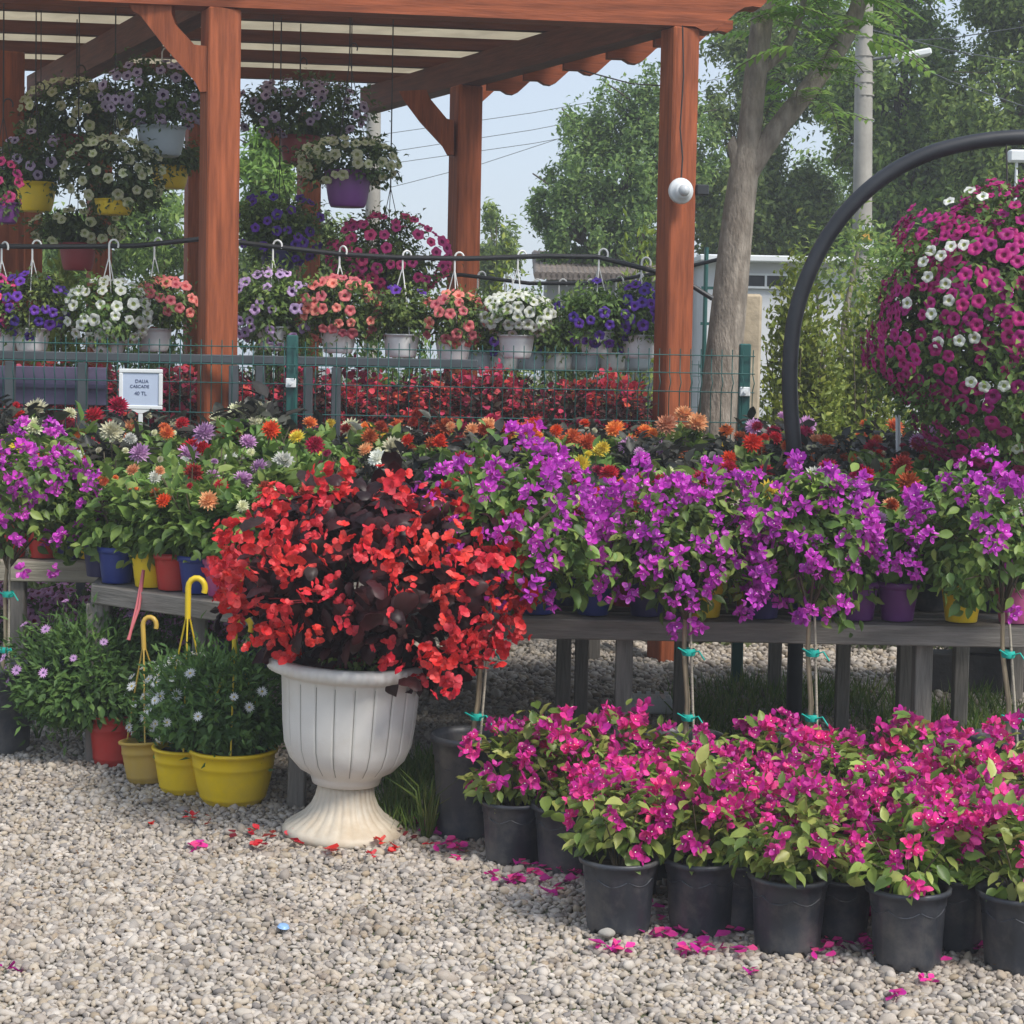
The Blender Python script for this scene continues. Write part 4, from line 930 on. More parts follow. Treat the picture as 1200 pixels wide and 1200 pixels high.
# left group: front pots along the slanting edge
lf = [(137, 'blue_pot'), (176, 'yellow_pot'), (203, 'red_pot'), (232, 'blue_pot'), (262, 'magenta_pot'), (295, 'yellow_pot'), (328, 'navy_pot')]
for j, (px, pm) in enumerate(lf):
    t_ = (px - 112) / (345 - 112); y = 7.15 + (6.56 - 7.15) * t_ + .12; cl = ['orange', 'peach', 'rust', 'scarlet', 'peach', 'cream', 'rust'][j]
    put_dahlia(xc(px, y), y, TZ, cl, 'green', pm, f'{cl} dahlia in {pm.split("_")[0]} pot, {ORD[j]} from left along the slanting left table edge', GD['l'], 300 + j, 2, 1.0, .062)
for j, (px, pm) in enumerate([(12, 'red_pot'), (52, 'red_pot'), (84, 'navy_pot'), (109, 'yellow_pot')]):
    put_dahlia(xc(px, 7.97), 7.97, TZ, ['scarlet', 'lilac', 'rust', 'scarlet'][j], 'green', pm, f'dahlia in {pm.split("_")[0]} pot, {ORD[j]} from left on the pale far left table edge', GD['l'], 320 + j, 3, 1.05)
row(7.10, TZ, 215, 350, 56, 'second', 'l', 11, .0, 2, 1.08, where='on the left table', cols=['cream', 'rust', 'lilac'])
row(7.42, TZ, 125, 350, 62, 'third', 'l', 12, .0, 2, 1.1, where='on the left table', cols=['lilac', 'white', 'orange', 'scarlet'])
row(7.75, TZ, 125, 400, 60, 'fourth', 'l', 13, .1, 3, 1.15, where='on the left table', cols=['lilac', 'white', 'orange', 'crimson'])
row(8.08, TZ, 130, 430, 58, 'fifth', 'l', 14, .25, 3, 1.18, where='on the left table', cols=['yellow', 'orange', 'crimson', 'lilac', 'cream'])
row(8.42, TZ, 10, 430, 58, 'sixth', 'l', 15, .45, 4, 1.27, where='on the left tables', cols=['yellow', 'orange', 'crimson', 'scarlet', 'cream'])
row(8.74, TZ, 0, 430, 58, 'back', 'l', 16, .6, 4, 1.34, where='on the left tables', cols=['yellow', 'cream', 'crimson', 'scarlet', 'peach'])

# red leaved plants on the shelf behind the fence
RL = []
for s in range(3):
    RNG = np.random.default_rng(s + 500); V1, F1 = leaves(LEAF, 300, (0, 0, .27), (.14, .13, .16), .05, clumps=14, csz=.25)
    V2, F2 = leaves(ROUND, 130, (0, 0, .29), (.15, .14, .165), .034, clumps=20, csz=.15, inner=.8); RL.append((np_mesh('foliage', V1, [(F1, 0)], [M['red_leaf']]), s))
pet('bed_red', [(0.50,0.03,0.07),(0.62,0.06,0.14),(0.66,0.08,0.05),(0.46,0.04,0.16)]); BEDR = []
for s in range(3):
    RNG = np.random.default_rng(s + 520); V2, F2 = leaves(ROUND, 190, (0, 0, .29), (.145, .14, .165), .036, clumps=26, csz=.14, inner=.85)
    BEDR.append(np_mesh('flowers', V2, [(F2, 0)], [M['bed_red']]))
random.seed(31); j = 0
for rw, (y, off) in enumerate(((9.72, 0), (9.98, 20), (10.22, 0))):
    px = -10 + off; jj = 0
    while px < 745:
        t = thing('red_begonia', f'red begonia on the shelf behind the fence, {(ORD + ["seventeenth","eighteenth","nineteenth","twentieth"])[jj]} from left in its {["front","middle","back"][rw]} row', 'potted plant', (xc(px, y), y, 1.023), random.uniform(0, 6.2), 'red begonias on the shelf behind the mesh fence')
        s_ = random.uniform(.8, 1.05); t.scale = (s_,) * 3
        obj('pot', LOWPOT['black_pot'], t); obj('foliage', RL[j % 3][0], t); obj('flowers', BEDR[(j + 1) % 3], t); j += 1; jj += 1; px += 52

# sign on a stake among the dahlias
sp_ = W(165, 456, 8.62); st = thing('price_sign', 'white framed handwritten price sign on a white stake among the left dahlias', 'sign', (sp_.x, 8.62, .69))
zc = sp_.z - .69; w_, h_ = .2, .185
mb = MB()
for (cx, cz, sx, sz) in ((0, h_ / 2 - .009, w_, .018), (0, -h_ / 2 + .009, w_, .018), (-w_ / 2 + .009, 0, .018, h_ - .038), (w_ / 2 - .009, 0, .018, h_ - .038)): mb.box((cx, 0, zc + cz), (sx, .016, sz), 0, bev=.003)
mb.prism([(-.045, -h_ / 2 - .001), (.045, -h_ / 2 - .001), (.011, -h_ / 2 - .018), (-.011, -h_ / 2 - .018)], (0, 0, zc), (1, 0, 0), (0, 1, 0), .012); mb.build('frame', M['white_paint'], st)
mb = MB(); mb.box((0, .001, zc), (w_ - .036, .006, h_ - .036)); mb.build('paper', M['paper'], st)
mb = MB(); mb.box((0, 0, (zc - h_ / 2 - .018) / 2), (.02, .01, zc - h_ / 2 - .02), 0, bev=.002); mb.build('stake', M['white_paint'], st)
def text(s, size, loc, m, parent, name='lettering', rot=(R(90), 0, 0)):
    c = bpy.data.curves.new(name, 'FONT'); c.body = s; c.size = size; c.align_x = 'CENTER'; c.align_y = 'CENTER'; c.extrude = .0005
    tmp = bpy.data.objects.new('tmp', c); me = bpy.data.meshes.new_from_object(tmp); bpy.data.objects.remove(tmp); me.materials.append(m)
    return obj(name, me, parent, loc, rot)
text('DALIA', .022, (.005, -.0035, zc + .036), M['ink'], st); text('CASCADE', .02, (-.005, -.0035, zc + .012), M['ink'], st); text('40 TL', .024, (0, -.0035, zc - .02), M['ink'], st)

# ------------------------------------------------------------------ rails and hanging baskets
mb = MB(); RY = 10.0
pts = [W(px, py, RY) for px, py in ((-60, 288), (60, 289), (160, 288), (235, 280), (280, 284), (330, 290), (400, 298), (470, 302), (550, 303), (640, 300), (700, 301), (760, 316), (800, 328), (835, 350))]
o0 = Vector(pts[0]); mb.tube([p - o0 for p in pts], .0135, 8)
tag(mb.build('hanging_rail', M['hose'], None, o0), 'long black pipe rail on which the white basket hooks hang', 'rail')
mb = MB(); R2 = 11.4
pts = [W(px, py, R2) for px, py in ((430, 333), (480, 325), (540, 322), (620, 332), (700, 332), (760, 322), (800, 314), (850, 302))]
o1 = Vector(pts[0]); mb.tube([p - o1 for p in pts], .012, 8)
mb.tube([W(750, 303, 11.4) - o1, W(750, 325, 11.4) - o1], .004, 6)
tag(mb.build('hanging_rail', M['hose'], None, o1), 'second black pipe rail farther back and lower, crowded with hooks', 'rail')
WP = round_pot(M['white_pot'], .125, .095, .07, False, 36, .004); SB = soil_mesh(.088, .1)
def basket(px, hook_y, pot_y, Y, color, label, group, fol=(.2, .17, .15), n=26, bs=.062, potm=None, fdx=0, fdz=.02, seed=0, lm='petunia_green', ph=.125, pr=.095, hookm='hook_white', dens=1.0, mind=None, bias=None, hr=.004, bloomset=None, bloomc=None, straps=True, string_to=None, fc=None):
    """hook at (px, hook_y), pot bottom at pot_y, distance Y"""
    global RNG
    RNG = np.random.default_rng(seed + 700); random.seed(seed + 700)
    hp = W(px, hook_y, Y); bt = W(px, pot_y, Y); t = thing('hanging_basket', label, 'hanging basket', (hp.x, Y, bt.z), 0, group)
    if potm is None: obj('pot', WP, t, rot=(0, 0, random.uniform(0, 6)))
    else: obj('pot', round_pot(M[potm], ph, pr, pr * .72, False, 36, .005), t)
    obj('soil', SB, t, sc=pr / .095 * .98)
    H = hp.z - bt.z
    if straps: obj('hanger', hook_mesh(M[hookm], max(.05, H - ph - .07), pr * .95, ph, 1.35, hr * .8, hr), t, rot=(0, 0, random.uniform(-.6, .6)))
    if string_to is not None:
        mb = MB(); mb.tube([(0, 0, H), (0, 0, string_to - bt.z)], .004, 5); mb.build('string', M['string'], t)
    c = fc or (fdx, -.02, ph + fol[2] * .55 + fdz)
    V1, F1 = leaves(LEAF, int(1900 * dens * fol[0] * fol[2] / .03), c, fol, .038, out=.8, up=.5, droop=.25, inner=.25, clumps=44, csz=.2)
    obj('foliage', np_mesh('foliage', V1, [(F1, 0)], [M[lm]]), t)
    if n:
        bi = bias or (lambda d: (.25 if d[1] > .35 else 1) * (1 if d[2] > -.6 else .35))
        P, D = spots(int(n * 1.35), bloomc or c, np.array(fol) * 1.05, mind or bs * .66, bi)
        place(t, 'bloom', PET[color] if bloomset is None else bloomset, P, D * .8 + [0, -.55, .1], RNG.uniform(bs * .82, bs * 1.16, len(P)))
    return t
G1 = 'petunia baskets hooked along the front pipe rail'
basket(2, 288, 412, RY, 'pink', 'basket of pink petunias cut off by the left edge, on the front rail', G1, fol=(.1, .14, .16), n=20, seed=40)
basket(38, 286, 412, RY, 'violet', 'white basket of deep violet petunias hanging at the left end of the front rail', G1, fol=(.19, .16, .17), n=26, seed=1, bias=lambda d: (.25 if d[1] > .35 else 1) * (1 if d[2] > -.7 else .3))
basket(128, 285, 414, RY - .05, 'white', 'wide basket of white petunias between the violet and coral baskets on the left', G1, fol=(.215, .17, .175), n=46, seed=2, fdz=-.01, bias=lambda d: (.2 if d[1] > .35 else 1))
basket(181, 283, 412, RY + .1, 'coral', 'basket of coral petunias just left of the front left post', G1, fol=(.165, .15, .14), n=22, seed=3, fdx=.06, fdz=.05, bias=lambda d: (.25 if d[1] > .35 else 1) * (1 if d[2] > .0 else .2))
basket(320, 286, 410, RY, 'lilac', 'basket of lilac petunias with dark throats just right of the left post', G1, fol=(.215, .17, .2), n=42, seed=4, fdz=-.02, bs=.058)
basket(398, 293, 414, RY, 'coral', 'basket of coral petunias beside the lilac ones, fullest of the coral baskets', G1, fol=(.215, .17, .17), n=40, seed=5, fdz=.01)
basket(472, 298, 419, RY, 'violet', 'white basket of mostly green leaves with a few violet blooms', G1, fol=(.18, .16, .15), n=3, seed=6, bias=lambda d: (1 if d[2] > .5 else .03))
basket(533, 300, 424, RY, 'coral', 'basket of coral petunias left of the round white one', G1, fol=(.17, .16, .145), n=25, seed=7, fdz=.02, bias=lambda d: (.25 if d[1] > .35 else 1) * (1 if d[0] > -.3 else .3))
basket(607, 298, 420, RY, 'white', 'basket packed with white petunias in a neat dome, middle of the front rail', G1, fol=(.19, .16, .115), n=48, seed=8, fdz=.045, bias=lambda d: (.2 if d[1] > .35 else 1) * (1 if d[2] > -.5 else .2), mind=.04)
basket(702, 296, 416, RY, 'violet', 'leafy basket with blue violet petunias low on its right side', G1, fol=(.215, .17, .17), n=20, seed=9, fdz=.0, bias=lambda d: (.3 if d[1] > .35 else 1) * (1 if d[2] < .1 and d[0] > -.6 else .08))
basket(752, 306, 420, RY, 'violet', 'basket of blue violet petunias touching the right front post', G1, fol=(.13, .15, .16), n=26, seed=10, fdz=.02)
G2 = 'leafy baskets on the second rail behind'
for i, (px, hy) in enumerate(((560, 322), (592, 328), (625, 331), (655, 331), (688, 331), (722, 328), (745, 324))):
    cl = ['green leaves only', 'dull violet blooms', 'green leaves only', 'dull violet blooms', 'small yellow leaves', 'green leaves only', 'violet blooms'][i]
    basket(px, hy, 434, R2, 'violet', f'greyish basket with {cl} on the second rail, {ORD[i]} from the left', G2, fol=(.17, .15, .16), n=[0, 8, 0, 7, 0, 0, 10][i], seed=20 + i, potm='white_pot' if i % 2 else 'bluegrey_pot', ph=.11, pr=.11)
GU = 'flower baskets hung from the pergola roof'
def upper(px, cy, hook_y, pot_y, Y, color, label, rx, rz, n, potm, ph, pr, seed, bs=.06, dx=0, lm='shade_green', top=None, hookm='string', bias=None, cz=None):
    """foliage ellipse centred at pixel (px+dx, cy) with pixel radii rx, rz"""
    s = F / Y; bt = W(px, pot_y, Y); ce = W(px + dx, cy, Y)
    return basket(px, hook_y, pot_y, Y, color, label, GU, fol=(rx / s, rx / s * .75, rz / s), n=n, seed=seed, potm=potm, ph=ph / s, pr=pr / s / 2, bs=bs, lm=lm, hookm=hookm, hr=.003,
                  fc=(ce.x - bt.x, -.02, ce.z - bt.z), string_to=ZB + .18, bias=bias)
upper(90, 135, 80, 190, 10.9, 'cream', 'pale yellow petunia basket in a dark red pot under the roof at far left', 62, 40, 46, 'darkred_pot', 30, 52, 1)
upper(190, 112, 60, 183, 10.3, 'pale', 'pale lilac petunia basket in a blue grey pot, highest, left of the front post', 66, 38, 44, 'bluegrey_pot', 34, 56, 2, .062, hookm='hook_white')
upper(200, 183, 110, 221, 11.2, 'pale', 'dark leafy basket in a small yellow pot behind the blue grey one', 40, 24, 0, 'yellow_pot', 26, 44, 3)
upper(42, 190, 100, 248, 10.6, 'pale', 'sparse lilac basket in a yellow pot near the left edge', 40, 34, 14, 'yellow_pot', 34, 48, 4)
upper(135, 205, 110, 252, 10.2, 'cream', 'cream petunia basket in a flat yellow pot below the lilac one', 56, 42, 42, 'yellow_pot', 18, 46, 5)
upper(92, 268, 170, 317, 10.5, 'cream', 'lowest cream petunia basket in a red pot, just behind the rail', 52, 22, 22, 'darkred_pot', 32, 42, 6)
upper(352, 130, 72, 192, 10.9, 'pale', 'wide pale lilac basket in a dark red pot right of the front left post', 75, 34, 44, 'darkred_pot', 32, 46, 7)
upper(410, 190, 55, 243, 10.4, 'cream', 'cream yellow petunia basket in a violet pot hanging in front of the sky', 58, 27, 46, 'violet_pot', 42, 54, 8)
upper(328, 268, 175, 318, 10.7, 'violet', 'dark basket of deep violet petunias behind the rail, right of the left post', 52, 42, 24, 'navy_pot', 30, 44, 9, lm='petunia_green')
upper(458, 300, 205, 356, 10.7, 'pink', 'big basket of vivid pink petunias hung on fanned wires behind the rail', 68, 46, 58, 'violet_pot', 30, 50, 10, .066, lm='petunia_green')
upper(4, 222, 120, 262, 9.9, 'pink', 'magenta flowering basket cut off by the left edge above the rail', 22, 34, 14, 'violet_pot', 24, 40, 11)
for px in (48, 412, 320):
    p = W(px, 60, 10.6); q = W(px, 100 if px != 412 else 108, 10.6); mb = MB(); mb.tube([(0, 0, 0), tuple(Vector((p.x, 10.6, ZB + .18)) - q)], .003, 5)
    tag(mb.build('hanging_wire', M['string'], None, q), {48: 'thin dark wire hanging from the roof at far left', 412: 'thin dark wire hanging above the cream basket', 320: 'thin dark wire above the wide lilac basket'}[px], 'wire', 'wires hanging from the pergola roof')

# ------------------------------------------------------------------ petunia ball and hoop at the right
by = 7.7; bc_ = W(1186, 384, by); RNG = np.random.default_rng(901); random.seed(901)
bt_ = thing('petunia_ball', 'huge ball of wine red petunias with white ones, hanging at the right edge', 'hanging basket', (bc_.x, by, bc_.z - .1))
obj('pot', round_pot(M['black_pot'], .22, .19, .14, False), bt_, (0, 0, -.12)); obj('soil', soil_mesh(.17, .08), bt_)
rb = (.53, .5, .57)
V1, F1 = leaves(LEAF, 22000, (0, 0, .1), tuple(r * .98 for r in rb), .04, out=.6, up=.4, droop=.3, inner=.55, clumps=90, csz=.12)
obj('foliage', np_mesh('foliage', V1, [(F1, 0)], [M['petunia_green']]), bt_)
def lump(Q):
    return 1 + .10 * np.sin(Q[:, 0] * 7 + 1) * np.cos(Q[:, 2] * 6) + .05 * np.sin(Q[:, 2] * 13 + Q[:, 0] * 5) + RNG.normal(0, .02, len(Q))
fb_ = None
P, D = spots(900, (0, 0, .1), np.array(rb) * 1.04, .034, lambda d: (1 if d[1] < .75 else .3) * (.22 if math.sin(d[0] * 9 + 2) * math.cos(d[2] * 8 - 1) > .45 else 1) * (.55 if d[2] < -.45 else 1), 40000)
P = (P - [0, 0, .1]) * lump(P / .55)[:, None] + [0, 0, .1]
wht = [(1100, 300), (1118, 296), (1130, 295), (1108, 306), (1094, 329), (1109, 337), (1111, 355), (1095, 369), (1075, 357), (1134, 395), (1101, 400), (1133, 442), (1146, 447), (1165, 446), (1092, 312), (1160, 240), (1150, 220), (1130, 243), (1190, 515), (1120, 398)]
Pw = []; Dw = []
for (px, py) in wht:
    q = W(px, py, by - .3); x = (q.x - bc_.x) / rb[0] / 1.0; z = (q.z - bc_.z) / rb[2] / 1.0; k = x * x + z * z
    if k > .96: x *= .97 / math.sqrt(k); z *= .97 / math.sqrt(k); k = .95
    y = -math.sqrt(1 - k); Pw.append(((x * rb[0]) * 1.08, y * rb[1] * 1.12, z * rb[2] * 1.08 + .1)); Dw.append((x, y - .4, z))
order = np.argsort(P[:, 1]); P = P[order]; D = D[order]; nb = 80
place(bt_, 'bloom', PET['wine'], P[:nb], D[:nb] + [0, -.35, 0], RNG.uniform(.05, .066, nb))
place(bt_, 'bloom', PET['white'], Pw, Dw, [.05] * len(Pw))
Vs = []; Fs0 = []; Fs1 = []; off = 0; src = PET['wine'][0]; SV = np.array([v.co[:] for v in src.vertices])
tri = [list(p.vertices) for p in src.polygons]; tm = [p.material_index for p in src.polygons]
Fq = {3: [[], []], 4: [[], []]}
for p, d in zip(P[nb:], D[nb:]):
    q = Vector(d).to_track_quat('Z', 'Y') @ Euler((0, 0, random.uniform(0, 6))).to_quaternion(); Rm = np.array(q.to_matrix()); s = random.uniform(.048, .064)
    Vs.append(SV @ Rm.T * s + p)
    for f, k in zip(tri, tm): Fq[len(f)][k].append([off + i for i in f])
    off += len(SV)
tag(obj('blooms', np_mesh('blooms', np.concatenate(Vs), [(Fq[n_][k], k) for n_ in (3, 4) for k in (0, 1) if Fq[n_][k]], [M['throat_wine'], M['p_wine']]), bt_), kind='stuff')
# hoop: half circle of black pipe the ball hangs from
hy_ = 7.9; pp = [(936, 620), (934, 560), (929, 510), (925, 460), (926, 415), (931, 370), (945, 325), (968, 278), (1000, 237), (1040, 203), (1085, 180), (1130, 168), (1170, 162), (1215, 160), (1265, 166), (1310, 182), (1350, 210), (1385, 250), (1410, 300), (1425, 360), (1430, 420)]
pts = [W(px, py, hy_) for px, py in pp]; g0 = Vector((pts[0].x, hy_, 0)); g1 = Vector((pts[-1].x, hy_, 0))
def smooth(ps, it=2):
    for _ in range(it):
        o = [ps[0]]
        for a, b in zip(ps[:-1], ps[1:]): o += [a.lerp(b, .25), a.lerp(b, .75)]
        ps = o + [ps[-1]]
    return ps
ht = thing('pipe_hoop', 'large black pipe hoop arching over the petunia ball', 'arch', g0)
mb = MB(); mb.tube([p - g0 for p in smooth([g0] + pts + [g1])], .033, 14); mb.build('pipe', M['hoop'], ht)
topz = W(1178, 165, hy_).z; mb = MB()
mb.tube([(bc_.x, by, bc_.z - .1), (bc_.x, hy_ - .01, topz)], .004, 5)
for k in range(3):
    a = k * 2.09; mb.tube([(bc_.x + .17 * math.cos(a), by + .17 * math.sin(a), bc_.z), (bc_.x, hy_ - .08, topz - .25)], .003, 5)
mb.v = [(v[0] - bc_.x, v[1] - by, v[2] - (bc_.z - .1)) for v in mb.v]; mb.build('hanger', M['string'], bt_)
mb = MB(); s0 = W(1057, 540, 8.3); s1 = W(1052, 484, 8.3); mb.tube([(0, 0, 0), tuple(s1 - Vector((s0.x, 8.3, .8)))], .011, 8)
tag(mb.build('plant_stake', M['white_paint'], None, (s0.x, 8.3, .8)), 'short white plastic stake standing among the dahlias below the petunia ball', 'stake')

# ------------------------------------------------------------------ trees, poles and buildings beyond
def tree(label, px, Y, crowns, trunk_r=.12, m='tree_a', n=9000, leaf=.075, seed=0, name='leafy_tree', group=None, trunk_px=None, cl=60, csz=.15, T=LEAF, bark='bark_dark', droop=.2):
    """crowns: [(px0, px1, py0, py1, weight)] ellipses in the picture at distance Y"""
    global RNG
    RNG = np.random.default_rng(seed + 1000); base = W(px, 400, Y); t = thing(name, label, 'tree', (base.x, Y, 0), 0, group)
    mb = MB(); Vs = []; tot = sum(c[4] for c in crowns)
    zt = max(W(px, c[2], Y).z for c in crowns); fork = min(1.6, zt * .35)
    mb.tube([(0, 0, 0), (.05, .02, fork * .5), (-.02, 0, fork)], [trunk_r * 1.25, trunk_r, trunk_r * .9], 10)
    for (a, b, c, d, wgt) in crowns:
        p0 = W(a, d, Y) - Vector((base.x, Y, 0)); p1 = W(b, c, Y) - Vector((base.x, Y, 0)); ce = (p0 + p1) / 2; rx = (p1.x - p0.x) / 2; rz = (p1.z - p0.z) / 2
        V, Fc = leaves(T, int(n * wgt / tot), tuple(ce), (rx, max(rx, rz) * .7, rz), leaf, out=.5, up=.4, droop=droop, inner=.3, clumps=int(cl * wgt / tot) + 8, csz=csz); Vs.append((V, Fc, 0))
        mb.tube([(-.02, 0, fork - .05), (ce.x * .4, ce.y * .4, fork + (ce.z - fork) * .5), tuple(ce)], [trunk_r * .6, trunk_r * .4, trunk_r * .2], 8)
        for k in range(9):
            an = k * 2.4 + seed; e = ce + Vector((math.cos(an) * rx * .85, math.sin(an) * rx * .5, rz * .8 * math.sin(k * 1.3)))
            mb.tube([tuple(ce * .9 + Vector((0, 0, fork * .05))), tuple((ce + e) / 2 + Vector((0, 0, .1))), tuple(e)], [trunk_r * .22, trunk_r * .12, trunk_r * .04], 5)
    mb.build('trunk', M[bark], t); V, Fs = join(Vs); obj('crown', np_mesh('crown', V, Fs, [M[m]]), t); return t
GT = 'trees beyond the pergola'
tree('mid green spreading tree standing against the sky between the pergola posts', 730, 20, [(640, 800, 105, 330, 3), (610, 740, 190, 330, 1.6), (690, 860, 80, 250, 2)], seed=1, n=28500, leaf=0.066, cl=165, csz=0.088, m='tree_b', group=GT)
tree('tall dark tree rising behind the forked trunk', 880, 21, [(800, 930, 90, 330, 3), (830, 1000, -40, 160, 3), (820, 990, 180, 360, 3)], seed=2, n=38000, leaf=0.078, cl=180, csz=0.104, m='tree_b', group=GT)
tree('tall tree with light leaf clumps behind the lamp pole', 1060, 20, [(960, 1140, 0, 230, 4), (970, 1150, 150, 370, 4), (1000, 1120, -110, 60, 2)], seed=3, n=45600, leaf=0.078, cl=195, csz=0.104, m='tree_a', group=GT)
tree('tall tree filling the upper right corner', 1190, 19, [(1090, 1300, -20, 240, 4), (1120, 1330, 130, 400, 4), (1100, 1300, -160, 40, 3)], seed=4, n=45600, leaf=0.078, cl=195, csz=0.104, m='tree_a', group=GT)
tree('far dark tree filling the gap low behind the others', 980, 26, [(860, 1040, 190, 400, 3), (980, 1220, 170, 400, 3)], seed=5, n=24700, leaf=0.101, cl=135, csz=0.160, m='tree_b', group=GT)
tree('small pale tree at the foot of the sky right of the rear post', 580, 24, [(550, 612, 245, 345, 2)], seed=6, n=3000, leaf=.09, m='tree_a', group=GT, cl=30, trunk_r=.06)
tree('bright feathery tree seen under the roof between the left posts', 310, 17, [(270, 350, 150, 260, 2)], seed=7, n=2600, leaf=.12, m='tree_c', group=GT, T=LEAFN, cl=26)
tree('light green tree behind the lowest left baskets', 200, 18, [(120, 245, 205, 330, 3), (40, 160, 240, 350, 2)], seed=8, n=8000, leaf=.10, m='tree_a', group=GT, T=LEAFN, cl=50)
tree('leafy tree low at far left behind the pergola', 60, 20, [(-40, 120, 250, 400, 2)], seed=9, n=6000, leaf=.10, m='tree_b', group=GT)
tree('round dark shrub tree behind the violet basket', 330, 19, [(270, 420, 240, 400, 2)], seed=10, n=7000, leaf=.09, m='tree_b', group=GT)
# bushes behind the rails and to the right
GBU = 'shrubs behind the flower tables'
def bush(label, px0, px1, py0, py1, Y, m, seed, n=3000, leaf=.05, T=LEAF):
    global RNG
    RNG = np.random.default_rng(seed + 1300); p0 = W(px0, py1, Y); p1 = W(px1, py0, Y); bx = (p0.x + p1.x) / 2; rx = (p1.x - p0.x) / 2; top = p1.z; t = thing('shrub', label, 'shrub', (bx, Y, 0), 0, GBU)
    V, Fc = leaves(T, n, (0, 0, top * .55), (rx, rx * .7, top * .45), leaf, out=.5, up=.3, droop=-.5, inner=.2, clumps=40, csz=.2); obj('foliage', np_mesh('foliage', V, [(Fc, 0)], [M[m]]), t)
    mb = MB()
    for k in range(9):
        a = k * 2.4; mb.tube([(.03 * math.cos(a), .03 * math.sin(a), 0), (rx * .3 * math.cos(a), rx * .2 * math.sin(a), top * .5), (rx * .7 * math.cos(a), rx * .5 * math.sin(a), top * .85)], [.012, .008, .003], 5)
    mb.build('stem', M['twig'], t)
bush('yellow green shrub right of the forked tree trunk', 878, 985, 352, 500, 11.2, 'bush', 1, 8500)
bush('tall sparse yellow green shrub in front of the concrete pole', 962, 1060, 335, 500, 11.8, 'bush', 2, 7500, .048)
bush('mid green shrub low behind the hoop', 900, 1060, 395, 520, 12.8, 'tree_a', 3, 6000)
bush('pale green shrub under the petunia ball', 1035, 1120, 380, 520, 12.0, 'tree_a', 4, 3500)
bush('shrub with upright yellow leaves behind the second rail near the right post', 715, 775, 290, 400, 12.6, 'bush', 5, 1300, .07, LEAFN)
bush('yellow green shrub behind the second rail left of the white basket', 560, 625, 320, 420, 12.8, 'bush', 6, 2200)
bush('green shrub behind the leafy baskets on the second rail', 610, 730, 345, 430, 13.0, 'tree_b', 7, 3600)
bush('yellow striped plant left behind the violet basket', 42, 105, 300, 400, 12.6, 'bush', 8, 1200, .12, LEAFN)
bush('dark green shrub behind the white and coral baskets at left', 100, 235, 300, 420, 12.9, 'tree_b', 9, 4200)
bush('green shrub behind the lilac basket', 285, 370, 235, 420, 12.9, 'tree_b', 10, 3600)
bush('green shrub behind the vivid pink basket', 400, 520, 320, 425, 12.9, 'tree_a', 11, 3600)
# thin young trunks
for i, (px, Y, r, lab) in enumerate(((985, 12.2, .035, 'slender pale trunk of a young tree, thicker one right of the hoop'), (1022, 13, .02, 'thin young trunk left of the petunia ball'), (1035, 13.4, .022, 'thin young trunk half behind the petunia ball'))):
    b_ = W(px, 400, Y); t = thing('young_tree', lab, 'tree', (b_.x, Y, 0), 0, 'young trees behind the hoop'); mb = MB(); mb.tube([(0, 0, 0), (.02, 0, .6), (-.02, 0, 1.2), (.03, 0, 1.9), (.1, 0, 2.3)], [r * 1.2, r, r * .9, r * .6, r * .3], 8); mb.tube([(-.02, 0, 1.2), (-.12, .05, 1.6), (-.16, .05, 2.1)], [r * .6, r * .4, r * .2], 6); mb.build('trunk', M['bark'], t)
    RNG = np.random.default_rng(1500 + i); V, Fc = leaves(LEAF, 500, (0, 0, 2.2), (.35, .3, .35), .06, clumps=12, csz=.2); obj('crown', np_mesh('crown', V, [(Fc, 0)], [M['tree_a']]), t)
# forked tree in front
ty = 10.6; tb_ = W(838, 520, ty); tt = thing('forked_tree', 'grey barked tree with forked trunk and feathery leaves right of the pergola', 'tree', (tb_.x, ty, 0)); o_ = Vector((tb_.x, ty, 0))
def PT(px, py, y=ty): return W(px, py, y) - o_
mb = MB(); mb.tube(smooth([Vector((-.05, 0, 0)), PT(836, 520), PT(846, 440), PT(855, 350), PT(862, 270), PT(872, 195), PT(872, 165)], 1), [.135, .13, .122, .12, .118, .112, .108, .104, .1, .098, .094, .09, .092, .085][:14] if False else .115, 20)
mb.v = [v for v in mb.v]; 
mb = MB()
def taper(ps, r0, r1): 
    ps = smooth(ps, 1); n = len(ps); mb.tube(ps, [r0 + (r1 - r0) * (i / (n - 1)) for i in range(n)], 20)
taper([Vector((-.05, 0, 0)), PT(836, 520), PT(846, 440), PT(855, 350), PT(863, 270), PT(872, 200), PT(877, 175)], .125, .072)
taper([PT(872, 215), PT(878, 160), PT(885, 90), PT(896, 0), PT(905, -100), PT(915, -200)], .072, .05)
taper([PT(866, 222), PT(884, 188), PT(915, 145), PT(955, 95), PT(985, 55), PT(1005, 15), PT(1020, -60)], .070, .04)
mb.tube([PT(885, 90), PT(920, 60), PT(940, 15), PT(950, -60)], [.03, .025, .02, .012], 8)
mb.tube([PT(860, 160), PT(858, 168), PT(866, 190)], [.012, .03, .05], 10)
mb.build('trunk', M['bark'], tt)
mbf = MB(); Vl = []; fr_rn = random.Random(4)
def frond(p, d, L_, npair=8):
    p = np.array(p, float); d = np.array(d, float); d /= np.linalg.norm(d); side = np.cross(d, [0, 0, 1]); side /= np.linalg.norm(side) + 1e-9
    pts = []; 
    for k in range(npair + 1):
        t_ = k / npair; q = p + d * L_ * t_ + np.array([0, 0, -.35 * L_ * t_ * t_]); pts.append(tuple(q))
        for sg in (-1, 1):
            dd = side * sg + d * .45 + np.array([0, 0, -.25]); Vl.append((q, dd, np.array([0, 0, 1.]) + side * .2 * sg, L_ * .36 * (1 - .35 * t_)))
    mbf.tube(pts, .0025, 4)
